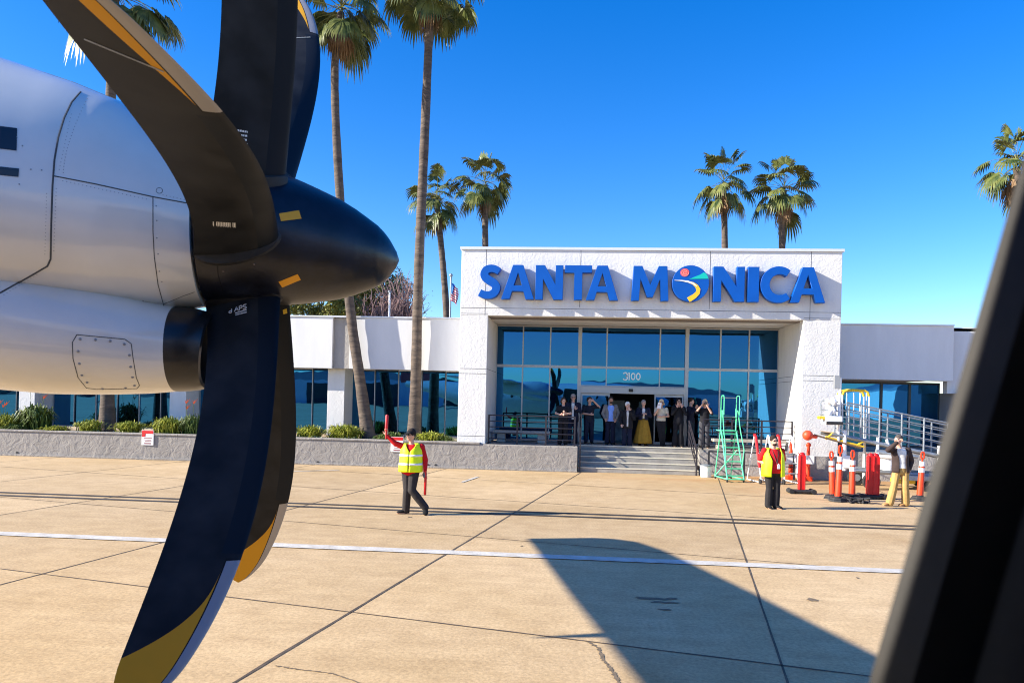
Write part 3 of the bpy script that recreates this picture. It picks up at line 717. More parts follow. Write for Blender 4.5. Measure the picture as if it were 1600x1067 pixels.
for name_, i_ in (('A', 0), ('B', -1), ('C', -2), ('D', 1), ('E', 2), ('F', 3)):
    th = 1.572+i_*math.pi/3; vs = []; uvs = []
    U0 = .145
    for j in range(NU+1):
        u = U0+(1.04-U0)*(j/NU)**.9
        pl, pt_, er, et = blade_pt(th, u, 0); ch = pt_-pl; c_ = ch.length; nrm = er.cross(ch.normalized()).normalized()
        tr = .07+.22*max(0, (.42-u)/.42)**1.6
        for side in (1, -1):
            for k in range(NV+1):
                v = k/NV; xv = v**1.35 if side == 1 else v**1.35
                yt = 2.6*tr*(.2969*math.sqrt(xv)-.126*xv-.3516*xv**2+.2843*xv**3-.1015*xv**4)*c_*1.9
                cam_ = .02*4*xv*(1-xv)*c_
                vs.append(hubc+pl+ch*xv+nrm*(side*yt+cam_)); uvs.append((u+(2 if side == -1 else 0), xv))
    f = []; W = NV+1; st = 2*W
    for j in range(NU):
        for k in range(NV):
            a = j*st+k; f.append((a, a+1, a+st+1, a+st)); a2 = a+W; f.append((a2, a2+st, a2+st+1, a2+1))
    f.append(tuple(range(W))+tuple(reversed(range(W, st)))); e_ = NU*st; f.append(tuple(e_+q for q in range(W))+tuple(e_+q for q in reversed(range(W, st))))
    me = bpy.data.meshes.new('propeller_blade'); me.from_pydata([tuple(v) for v in vs], [], f)
    ul = me.uv_layers.new(name='UVMap')
    for lp in me.loops: ul.data[lp.index].uv = uvs[lp.vertex_index]
    me.materials.append(BM)
    bm = bmesh.new(); bm.from_mesh(me); bmesh.ops.remove_doubles(bm, verts=bm.verts, dist=1e-5); bmesh.ops.recalc_face_normals(bm, faces=bm.faces); bm.to_mesh(me); bm.free()
    me.polygons.foreach_set('use_smooth', [True]*len(me.polygons))
    try: me.set_sharp_from_angle(angle=R(60))
    except Exception: pass
    o = bpy.data.objects.new('propeller_blade', me); C.objects.link(o); o.parent = AP
    blades[name_] = o
    # root cuff fairing ring
    q = MB(); pl, pt_, er, et = blade_pt(th, .165, 0); c0 = hubc+(pl+pt_)/2-er*.02
    rg = []
    ch = (pt_-pl); nn = er.cross(ch.normalized())
    for dz, kk in ((-.05, .52), (-.006, .52), (.002, .49)):
        rg.append([c0+er*dz+ch*kk*math.cos(2*math.pi*w_/32)+nn*.072*math.sin(2*math.pi*w_/32) for w_ in range(32)])
    q.loft(rg); q.build('blade_cuff', M['black'], o, True)
# blade placards and small marks, laid on the blade skins
def blade_bvh(k): return bvh_world([blades[k]])
bB, bA, bD, bC, bE = (blade_bvh(k) for k in 'BADCE')
ink = mat('placard_white', (.75, .75, .75), .6)
plate = mat('placard_black', (.006, .006, .006), .5)
for r_ in range(4):
    y0 = 201+r_*6.4; x0 = 361+r_*4.6
    x = x0
    while x < 386:
        w_ = random.uniform(1.5, 3.4); patch(bB, [(x, y0+(x-361)*.16), (min(x+w_, 387), y0+(x-361)*.16+.2), (min(x+w_, 387), y0+3.2+(x-361)*.16), (x, y0+3+(x-361)*.16)], ink, 'placard_text', blades['B'], .002); x += w_+.9
x = 330
while x < 366:
    w_ = random.uniform(1.3, 2.4); patch(bA, [(x, 345.5+(x-330)*.06), (x+w_, 345.6+(x-330)*.06), (x+w_, 353.6+(x-330)*.06), (x, 350.5+(x-330)*.09)], ink if random.random() < .8 else plate, 'placard_text', blades['A'], .002); x += w_+.8
DY = 19
patch(bD, [(357, 463+DY), (388, 453+DY), (389, 469+DY), (359, 476+DY)], plate, 'placard', blades['D'], .0015)
for (x0, y0, x1, y1) in ((368, 471, 386, 466), (368, 474, 386, 469.5)):
    patch(bD, [(x0, y0-1+DY), (x1, y1-1+DY), (x1, y1+.4+DY), (x0, y0+.4+DY)], ink, 'placard_text', blades['D'], .0025)
# letters APS set on the lower blade placard
def glyph(segs, x, y, w_, h_, wd):
    q = MB()
    for pl in segs:
        P = [hit(bD, x+a*w_+b*.0, y+DY-b*h_-(a*w_)*.28, .003) for a, b in pl]
        if all(P): q.tube(P, wd, 5)
    if q.v: q.build('placard_letter', ink, blades['D'])
glyph([[(0, 0), (.5, 1), (1, 0)], [(.22, .4), (.78, .4)]], 367, 468.5, 6, 6.5, .0022)
glyph([[(0, 0), (0, 1), (.8, 1), (1, .75), (.8, .5), (0, .5)]], 374.5, 466.5, 4.6, 6.5, .0022)
glyph([[(1, 1), (.2, 1), (0, .75), (.2, .52), (.8, .48), (1, .25), (.8, 0), (0, 0)]], 380.5, 464.8, 5, 6.5, .0022)
glyph([[(1, 1.2), (1, 0), (.3, 0), (0, .3), (.3, .6), (1, .6)]], 358, 471, 4.5, 4.5, .0022)
patch(bA, [(430, 338), (434, 342), (434, 352), (431, 350)], M['yel_paint'], 'blade_mark', blades['A'])
patch(bD, [(429, 455), (433, 458), (434, 468), (430, 462)], M['yel_paint'], 'blade_mark', blades['D'])
patch(bE, [(442, 484), (448, 482), (449, 489), (443, 491)], M['yel_paint'], 'blade_mark', blades['E'])
# thin white line across two blades
def bline(bv, a, b, o):
    q = MB(); P = [hit(bv, a[0]+(b[0]-a[0])*t/8, a[1]+(b[1]-a[1])*t/8, .001) for t in range(9)]; P = [p for p in P if p]
    if len(P) > 2: q.tube(P, .0022, 5); q.build('index_line', mat('index_line_mat', (.5, .5, .48), .6), o)
bline(bA, (132, 61), (256, 112), blades['A']); bline(bC, (462, 60), (485, 59), blades['C'])

# wing, flap fairing, fuselage ------------------------------------
wingm = paint
WZ = 3.62
LEs = [(-3.6, -2.75), (0, -2.75), (2.9, -2.75), (5.3, -2.85), (8.0, -3.05), (8.7, -3.25), (9.0, -3.55), (9.12, -3.9)]
TEs = [(-3.6, -5.4), (0, -5.35), (2.7, -5.3), (4.1, -5.24), (7.8, -5.14), (8.7, -5.12), (9.0, -5.12), (9.12, -5.11)]
mb = MB(); rings = []
for (la, le), (_, te) in zip(LEs, TEs):
    n = 24; rg = []; z = WZ+.03*max(0, la)*.5; c_ = le-te
    th_ = .17 if la < 8.9 else .09
    for k in range(n):
        t = 2*math.pi*k/n; xv = (1-math.cos(t))/2; yt = th_*.5*c_*(1.2*math.sqrt(max(xv, 0))*(1-xv)**.8+.01)*(1 if math.sin(t) >= 0 else -1)
        rg.append(Vector((le-xv*c_, la, z+yt+.12)))
    rings.append(rg)
mb.loft(rings); wing = mb.build('wing', wingm, AP, True)
for la in (3.85, 6.6):
    mb = MB(); rings = []
    for s_, r_ in ((-4.2, .03), (-4.5, .09), (-5.0, .10), (-5.35, .06), (-5.7, .012)):
        if la > 5: s_ = s_*.93
        rings.append([Vector((s_, la+r_*.7*math.cos(2*math.pi*k/12), WZ+.03+r_*math.sin(2*math.pi*k/12))) for k in range(12)])
    if la < 5: mb.loft(rings); mb.build('flap_fairing', paint, AP, True)
# hull: real tube behind the window, opened where the viewer's cabin window is
camL = API @ Vector((0, 0, EYE)); hx, hy = camL.x, camL.y
wall = hy+.27; rad_ = 1.40; ca = wall-rad_
prof = [(-15, .25, 3.6), (-12.5, .6, 3.3), (-9, 1.15, 2.75), (-6, 1.4, 2.45), (2, 1.4, 2.4), (3.8, 1.36, 2.4), (5.4, 1.12, 2.3), (6.4, .78, 2.15), (7.0, .42, 2.02), (7.25, .05, 1.98)]
rows = []
stn = [-15, -14, -12.5, -11, -9, -7.5, -6, -4, -2.5, -1.6, -1.2, -.9, -.6, -.3, 0, .3, .6, .75, .9, 1.1, 1.4, 2, 3, 3.8, 4.6, 5.4, 6, 6.4, 6.8, 7.0, 7.2, 7.25]
n = 48
pt_ = {p[0]: (p[1], p[2]) for p in prof}
vs = []; f = []
for s_ in stn:
    r_, z_ = interp(pt_, s_)
    for k in range(n):
        t = 2*math.pi*k/n; vs.append((hx+s_, ca+r_*math.cos(t), z_+r_*math.sin(t)))
for i in range(len(stn)-1):
    for j in range(n):
        k = (j+1) % n; sm = (stn[i]+stn[i+1])/2; tm = 2*math.pi*(j+.5)/n
        if tm > math.pi: tm -= 2*math.pi
        if -.95 < sm < .62 and abs(tm) < R(43): continue
        f.append((i*n+j, i*n+k, (i+1)*n+k, (i+1)*n+j))
me = bpy.data.meshes.new('fuselage'); me.from_pydata(vs, [], f); me.materials.append(paint)
me.polygons.foreach_set('use_smooth', [True]*len(me.polygons))
fus = bpy.data.objects.new('fuselage', me); C.objects.link(fus); fus.parent = AP
mb = MB()
for s_ in [-8.2+.78*i for i in range(9)]+[1.9+.78*i for i in range(3)]:
    r_, z_ = interp(pt_, s_); mb.ell((hx+s_, ca+math.sqrt(max(0, r_**2-.2**2))-.02, z_+.2), (.13, .035, .19), 14, 8)
mb.build('cabin_window', M['black'], fus, True)
mb = MB(); mb.add([(hx-15.5, ca-.06, 3.7), (hx-12.2, ca-.06, 3.8), (hx-14.2, ca-.06, 7.4), (hx-15.6, ca-.06, 7.4), (hx-15.5, ca+.06, 3.7), (hx-12.2, ca+.06, 3.8), (hx-14.2, ca+.06, 7.4), (hx-15.6, ca+.06, 7.4)], [(0, 1, 2, 3), (7, 6, 5, 4), (0, 4, 5, 1), (1, 5, 6, 2), (2, 6, 7, 3), (3, 7, 4, 0)])
mb.build('tail_fin', mat('tail_red', (.5, .03, .04), .3), AP)
mb = MB(); mb.tube([(hx+4.5, ca, .3), (hx+4.6, ca, 1.4)], .06, 8); 
for y in (-.18, .1): mb.tube([(hx+4.5, ca+y, .25), (hx+4.5, ca+y+.1, .25)], .25, 20)
mb.build('nose_gear', M['black'], AP)
# cabin window surround close to the viewer
def onhull(px, py):
    d_ = ray(px, py); nrm = Vector((-math.sin(HD), math.cos(HD), 0)); return O+d_*(.27/d_.dot(nrm))
path = [(1690, 40), (1668, 130), (1640, 225), (1625, 275), (1600, 362), (1537, 580), (1462, 830), (1392, 1067), (1362, 1170), (1200, 1420), (900, 1560), (300, 1600), (-200, 1500), (-420, 1100), (-480, 500), (-420, -100), (-100, -420), (700, -520), (1400, -400), (1620, -220)]
P = [API @ onhull(*q) for q in path]; cen = sum(P, Vector())/len(P); n = len(P)
P2 = []
for i in range(n):                                        # Catmull-Rom closed
    p = [P[(i-1) % n], P[i], P[(i+1) % n], P[(i+2) % n]]
    for k in range(3):
        t = k/3; P2.append(.5*((2*p[1])+(p[2]-p[0])*t+(2*p[0]-5*p[1]+4*p[2]-p[3])*t*t+(3*p[1]-p[0]-3*p[2]+p[3])*t**3))
rings = []
n = len(P2)
for i in range(n):
    d_ = (P2[(i+1) % n]-P2[i-1]).normalized(); out = d_.cross(Vector((0, 1, 0))).normalized()
    if out.dot(P2[i]-cen) < 0: out = -out
    rings.append([P2[i]+out*a+Vector((0, b, 0)) for a, b in ((.0, .012), (.006, -.004), (.018, -.010), (.026, -.012), (.034, -.035), (.05, -.045), (.056, -.060), (.12, -.075), (.22, -.08), (.22, .006), (.01, .006))])
m_ = len(rings[0]); vs = [p for r_ in rings for p in r_]
f = [(i*m_+j, i*m_+(j+1) % m_, ((i+1) % n)*m_+(j+1) % m_, ((i+1) % n)*m_+j) for i in range(n) for j in range(m_)]
mb = MB(); mb.add(vs, f)
mb.build('window_surround', mat('cabin_trim', (.009, .007, .006), .6, spec=.3, var=.5, vscale=25, bump=.2, bscale=300, bdist=.001), AP, True)

# ---------------------------------------------------------------- palms
pf = mat('palm_leaf', (.022, .045, .012), .42, col2=(.16, .17, .045), vscale=1.9, spec=.25)
pdk = mat('palm_dead_leaf', (.16, .09, .045), .8, col2=(.30, .20, .11), vscale=3)
pst = mat('palm_stem', (.14, .14, .03), .6)
ptr = mat('palm_bark', (.055, .042, .035), .9, col2=(.14, .105, .08), vscale=5, bump=.8, bscale=14, bdist=.04)
t_ = ptr.node_tree; tcn = [q for q in t_.nodes if q.type == 'TEX_COORD'][0]; mp_ = t_.nodes.new('ShaderNodeMapping'); mp_.inputs['Scale'].default_value = (.35, .35, 1.5)
t_.links.new(tcn.outputs['Object'], mp_.inputs[0])
for q in t_.nodes:
    if q.type == 'TEX_NOISE': t_.links.new(mp_.outputs[0], q.inputs['Vector'])
def fan(mb, base, az, el, L1, L2, droop, seg=20, wsp=105, mi=0):
    d = Vector((math.cos(az)*math.cos(el), math.sin(az)*math.cos(el), math.sin(el)))
    pts = [Vector(base)]; v = d.copy()
    for i in range(5):
        pts.append(pts[-1]+v*L1/5); v = (v+Vector((0, 0, -droop*.16))).normalized()
    mb.mi = 1; mb.tube(pts, [.022, .018, .016, .014, .012, .01], 4, False); mb.mi = mi
    side = v.cross(Vector((0, 0, 1))); side = side.normalized() if side.length > .05 else Vector((1, 0, 0)); nrm = side.cross(v).normalized()
    o = pts[-1]; tl = random.uniform(-.5, .5)
    sd_ = side*math.cos(tl)+nrm*math.sin(tl)
    for k in range(seg):
        a = R(-wsp+2*wsp*k/(seg-1)); l = L2*(.72+.28*math.cos(a*.8))*random.uniform(.85, 1.08)
        q = (v*math.cos(a)+sd_*math.sin(a)).normalized(); nn = q.cross(sd_ if abs(math.sin(a)) < .9 else v); nn = nn.normalized()
        wv = q.cross(nn).normalized(); wv = (-v*math.sin(a)+sd_*math.cos(a)).normalized()
        p0 = o; p1 = o+q*l*.5+Vector((0, 0, -droop*l*.06)); p2 = o+q*l*.82+Vector((0, 0, -droop*l*.28)); p3 = o+q*l*.98+Vector((0, 0, -droop*l*.62))+wv*random.uniform(-.03, .03)
        w1 = l*.072; w2 = l*.052; zz = nrm*random.uniform(-.03, .03)
        mb.add([p0, p1-wv*w1+zz, p1+wv*w1-zz, p2-wv*w2, p2+wv*w2, p3], [(0, 1, 2), (1, 3, 4, 2), (3, 5, 4)])
def crown_mesh(nl, r, seed, seg=20, dead=14):
    random.seed(seed); mb = MB(); k_ = r/1.9
    for i in range(nl):
        t = (i+.5)/nl; el = R(84-118*t**.95+random.uniform(-12, 12)); az = i*2.39996+random.uniform(-.45, .45)
        fan(mb, (0, 0, random.uniform(-.2, .2)*k_-t*.30*k_), az, el, random.uniform(.85, 1.3)*k_, random.uniform(.60, .84)*k_, .3+.75*t+random.uniform(0, .45), seg, 112)
    mc = MB()
    for i in range(dead):
        az = random.uniform(0, 6.28); fan(mc, (0, 0, -.35*k_), az, R(random.uniform(-75, -35)), random.uniform(.3, .6)*k_, random.uniform(.4, .62)*k_, 2.0, 14, 70)
    return mb, mc
def palm(path, rad, cr, seed, lab, nl=38, tilt=(0, 0), seg=20, nd=5):
    b = Vector(path[0]); e = empty('palm_tree', b, 0, label=lab, cat='palm tree', group='tall fan palms around the terminal')
    pts = []; rr2 = []
    P = [Vector(p)-b for p in path]; n = 46
    for i in range(n+1):
        t = i/n*(len(P)-1); k = min(int(t), len(P)-2); u = t-k
        a, b1, c, d = P[max(k-1, 0)], P[k], P[k+1], P[min(k+2, len(P)-1)]
        pts.append(.5*((2*b1)+(c-a)*u+(2*a-5*b1+4*c-d)*u*u+(3*b1-a-3*c+d)*u**3))
        h = i/n; r_ = rad[0]*(1-h)+rad[1]*h+rad[2]*math.exp(-h*14); rr2.append(r_*(1+random.uniform(-.045, .045)))
    mb = MB(); mb.tube(pts, rr2, 14); tr_ = mb.build('trunk', ptr, e, True, auto=False)
    c1, c2 = crown_mesh(nl, cr, seed, seg, nd)
    o = c1.build('crown', [pf, pst], e); o.location = pts[-1]+Vector((0, 0, .35)); o.rotation_euler = (tilt[0], tilt[1], seed*1.7)
    o = c2.build('dead_fronds', [pdk, pst], e); o.location = pts[-1]+Vector((0, 0, .2)); o.rotation_euler = (0, 0, seed)
    return e
def dpt(px, py, Y): return tuple(onY(px, py, Y))
def gz(px, py, Y, z=.7):
    p = onY(px, py, Y); return (p.x, p.y, z)
palm([gz(577, 668, 26.6), dpt(562, 590, 26.6), dpt(547, 480, 26.6), dpt(530, 290, 26.6), dpt(523, 110, 26.6), dpt(533, 20, 26.6)], (.20, .125, .15), 2.2, 3, 'leaning tall palm in the planter, its crown cut by the top edge beside the propeller', 32, seg=26, nd=6)
palm([gz(647, 668, 26.6), dpt(650, 580, 26.6), dpt(654, 430, 26.6), dpt(664, 200, 26.6), dpt(671, 40, 26.6), dpt(674, -25, 26.6)], (.20, .135, .12), 2.2, 5, 'straight tall palm in the planter directly behind the wand-waving marshaller', 32, seg=26, nd=6)
palm([gz(168, 655, 26.6), dpt(170, 400, 26.6), dpt(173, 150, 26.6), dpt(180, -12, 26.6)], (.22, .15, .12), 2.95, 8, 'tall palm at far left whose crown shows behind the big raised blade', 32, seg=26, nd=6)
FY = 52
palm([gz(706, 640, FY, 0), dpt(697, 480, FY), dpt(688, 370, FY), dpt(683, 318, FY)], (.26, .18, .1), 2.5, 9, 'lower palm with bushy crown directly right of the tall straight trunk', 28)
palm([gz(760, 640, FY, 0), dpt(759, 480, FY), dpt(758, 340, FY), dpt(758, 290, FY)], (.26, .18, .1), 2.55, 12, 'palm rising behind the left corner of the portal roof', 28)
palm([gz(1134, 640, FY, 0), dpt(1133, 480, FY), dpt(1132, 350, FY), dpt(1131, 288, FY)], (.26, .18, .1), 2.65, 15, 'left palm of the pair rising behind the right part of the portal roof', 27)
palm([gz(1224, 640, FY, 0), dpt(1223, 480, FY), dpt(1222, 360, FY), dpt(1225, 298, FY)], (.26, .18, .1), 2.7, 19, 'right palm of the pair rising behind the right part of the portal roof', 27)
palm([gz(1598, 640, 46, 0), dpt(1600, 480, 46), dpt(1596, 330, 46), dpt(1588, 262, 46)], (.28, .19, .1), 2.5, 23, 'palm at far right edge half hidden by the dark window surround', 28)

# ---------------------------------------------------------------- leafy trees and bare tree behind the wing
def leafy(px, py, Y, rx, rz, lab, c1, c2, seed, n=5200, sz=.30, bare=False):
    random.seed(seed); c = onY(px, py, Y); e = empty('leafy_tree' if not bare else 'bare_tree', (c.x, Y, 0), 0, label=lab, cat='tree', group=None)
    mt = MB(); mt.tube([(0, 0, 0), (.1, 0, c.z*.4), (0, .1, c.z*.8)], [.3, .24, .12], 10)
    tips = []
    for i in range(26 if not bare else 70):
        az = random.uniform(0, 6.28); t = random.uniform(0, 1); q = Vector((rx*.7*math.cos(az)*math.sqrt(t), rx*.6*math.sin(az)*math.sqrt(t), c.z+random.uniform(-.7, .85)*rz))
        s0 = Vector((0, 0, c.z-rz*random.uniform(.4, 1.2))); mid = (s0+q)/2+Vector((0, 0, .2)); mt.tube([s0, mid, q], [.07, .045, .015], 5); tips.append(q)
        if bare:
            for _ in range(7):
                a = s0+(q-s0)*random.uniform(.4, 1); b = a+Vector((random.uniform(-.6, .6), random.uniform(-.4, .4), random.uniform(.3, 1.1)))
                mt.tube([a, (a+b)/2+Vector((random.uniform(-.1, .1), 0, .03)), b], [.022, .015, .007], 4, False)
    mt.build('trunk', ptr if not bare else mat('bare_bark', (.30, .20, .20), .9, col2=(.16, .10, .09), vscale=4), e)
    mb = MB(); lobes = [(q, random.uniform(.5, .9)) for q in tips]
    for i in range(n):
        q, s_ = random.choice(lobes); d = Vector((random.gauss(0, 1), random.gauss(0, 1), random.gauss(0, .8))).normalized()*(random.random()**.4)
        p = q+Vector((d.x*s_*rx*.42, d.y*s_*rx*.42, d.z*s_*rz*.5)); s2 = sz*random.uniform(.4, 1)
        a = Vector((random.gauss(0, 1), random.gauss(0, 1), random.gauss(0, 1))).normalized(); b = a.orthogonal().normalized()
        mb.add([p-a*s2*.5, p+b*s2*.22, p+a*s2*.5, p-b*s2*.22], [(0, 1, 2, 3)])
    mb.build('crown', mat('tree_leaves', c1, .7, col2=c2, vscale=.9), e)
    return e
leafy(518, 492, 44, 3.4, 2.0, 'yellow-green round tree behind the wing roof, just under the spinner', (.05, .07, .008), (.17, .16, .02), 1, 9000, .30)
leafy(588, 480, 47, 3.2, 2.2, 'dark green tree behind the wing roof between the two planter palms', (.015, .035, .008), (.05, .08, .02), 2, 8000, .30)
leafy(596, 508, 43, 2.5, 1.9, 'rust-red half-bare tree in front of the dark green one', (.16, .05, .035), (.24, .13, .09), 4, 1500, .14, True)
leafy(630, 482, 44, 2.2, 2.2, 'bare pinkish twiggy tree behind the wing roof beside the straight palm trunk', (.25, .12, .11), (.34, .2, .19), 3, 350, .12, True)

# flag and light pole
e = empty('flagpole', (onY(703, 500, 40).x, 40, 0), 0, label='thin flagpole with a drooping striped red and white flag behind the wing roof', cat='flagpole')
zt = onY(703, 432, 40).z; mb = MB(); mb.tube([(0, 0, 0), (0, 0, zt)], .05, 8); mb.build('pole', M['steel'], e)
mb = MB(); mb.ell((0, 0, zt+.06), (.1, .1, .1)); mb.build('finial', M['steel'], e)
mb = MB(); nU, nV_ = 12, 13; vs = []
for j in range(nV_+1):
    for i in range(nU+1):
        u, v = i/nU, j/nV_; vs.append((.05+u*.34+.05*math.sin(v*5+u*6), .07*math.sin(u*14+v*3), zt-.35-v*.95-u*.30))
for j in range(nV_):
    for i in range(nU):
        mb.mi = 2 if (i < 5 and j < 7) else (j % 2); mb.add([vs[j*(nU+1)+i], vs[j*(nU+1)+i+1], vs[(j+1)*(nU+1)+i+1], vs[(j+1)*(nU+1)+i]], [(0, 1, 2, 3)])
mb.build('flag', [M['red'], M['white'], M['blue']], e, True, auto=False)
e = empty('light_pole', (onY(608, 500, 42).x, 42, 0), 0, label='thin pale pole standing behind the wing roof in front of the bare tree', cat='pole')
zt = onY(608, 456, 42).z; mb = MB(); mb.tube([(0, 0, 0), (0, 0, zt)], .06, 8); mb.build('pole', M['white'], e)
mb = MB(); mb.ell((0, 0, zt), (.12, .1, .07)); mb.build('lamp_head', M['steel'], e)

# ---------------------------------------------------------------- planter plants
gr1 = mat('grass_blade_lime', (.14, .19, .02), .5, col2=(.40, .38, .04), vscale=2.5, spec=.3)
gr2 = mat('grass_blade_green', (.05, .09, .015), .5, col2=(.14, .18, .04), vscale=2.5, spec=.3)
def clump(x, y, r, h, n, lab, m, seed, name='grass_clump', flowers=0, wide=.014):
    random.seed(seed); e = empty(name, (x, y, .78), 0, label=lab, cat='plant', group='plants along the planter')
    mb = MB()
    for i in range(n):
        az = random.uniform(0, 6.28); q = random.random()**.6; b0 = Vector((random.gauss(0, r*.3), random.gauss(0, r*.22), 0)); L_ = h*random.uniform(.6, 1.1); out = Vector((math.cos(az), math.sin(az)*.8, 0))*r*q*1.05
        p1 = b0+out*.35+Vector((0, 0, L_*.55)); p2 = b0+out*.8+Vector((0, 0, L_*(.95-.25*q))); p3 = b0+out*1.15+Vector((0, 0, L_*(1.0-.55*q)))
        wv = Vector((-math.sin(az), math.cos(az), 0))*wide*random.uniform(.7, 1.4)
        mb.add([b0-wv, b0+wv, p1-wv, p1+wv, p2-wv*.7, p2+wv*.7, p3], [(0, 1, 3, 2), (2, 3, 5, 4), (4, 5, 6)])
    mb.build('leaves', m, e)
    if flowers:
        mb = MB()
        for i in range(flowers):
            a = random.uniform(-1, 1)*r*.7; zt = h*random.uniform(1.15, 1.5); mb.mi = 0; mb.tube([(a*.4, 0, 0), (a*.8, 0, zt*.6), (a, 0, zt)], .008, 4); mb.mi = 1
            for k in range(3): mb.loft([[Vector((a, 0, zt))+Vector((.02*math.cos(t), .02*math.sin(t), 0)) for t in (0, 2, 4)], [Vector((a+.1*(k-1)+.05, 0, zt+.12+.03*k))+Vector((.008*math.cos(t), .008*math.sin(t), 0)) for t in (0, 2, 4)]])
        mb.build('flower', [gr2, mat('flower_orange', (.8, .16, .04), .6)], e)
def pz_(px, Y=26.1): return onY(px, 660, Y).x
CL = [(8, .7, .75, 'lime grass clump at the far left end below the engine', gr1), (52, .75, 1.15, 'tall spiky pale green plant at the left below the engine', gr2), (138, .55, .62, 'rounded lime grass clump left of the leftmost trunk below the engine', gr1),
      (200, .62, .6, 'wide lime grass clump right of the leftmost trunk below the engine', gr1), (262, .75, .8, 'large lime grass clump above the left warning sign', gr1), (297, .6, .9, 'dark green strappy plant hard against the lower blade', gr2),
      (20, .5, .35, 'low green clump at the wall edge far left', gr2), (85, .6, .35, 'low lime clump below the spiky plant', gr1),
      (484, .62, .6, 'lime grass clump right of the lower blades', gr1), (538, .8, .68, 'large lime grass clump left of the leaning palm foot', gr1), (612, .45, .45, 'small green clump between the two palm feet', gr2), (598, .35, .35, 'tiny green clump right beside the leaning palm foot', gr2),
      (672, .6, .5, 'green clump right of the straight palm foot', gr1), (694, .4, .36, 'low green clump nearest the portal pier', gr2), (448, .4, .42, 'lime clump half hidden behind the lower blades', gr1)]
for i, (px, r_, h_, lab, m_) in enumerate(CL):
    Y_ = 25.95 if h_ > .5 else 25.6
    if px < 330: Y_ -= .45
    clump(pz_(px, Y_), Y_+.1, r_*.78, h_*.95, int(900*r_), lab, m_, 100+i, flowers=(3 if px in (8, 52, 297) else 0), wide=.016 if px != 52 else .03, name='grass_clump' if px != 52 else 'spiky_plant')
random.seed(77); mb = MB()
for i in range(5200):
    x = random.uniform(-20, -4.1); y = 25.4+(x-.1)*.03+random.uniform(.2, 1.6); s_ = random.uniform(.03, .08); z0 = .80+random.uniform(0, .16)*abs(math.sin(x*2.3+y*2))
    a = Vector((random.gauss(0, 1), random.gauss(0, 1), random.gauss(.6, .5))).normalized(); b = a.orthogonal().normalized(); p = Vector((x, y, z0))
    mb.mi = 1 if math.sin(x*3.1)+random.gauss(0, .4) > 0 else 0
    mb.add([p-b*s_*.3, p+a*s_, p+b*s_*.3], [(0, 1, 2)])
tag(mb.build('ground_cover', [mat('cover_grey', (.20, .24, .15), .8, col2=(.34, .36, .25), vscale=4), mat('cover_green', (.06, .10, .03), .8, col2=(.12, .15, .05), vscale=4)]), kind='stuff')

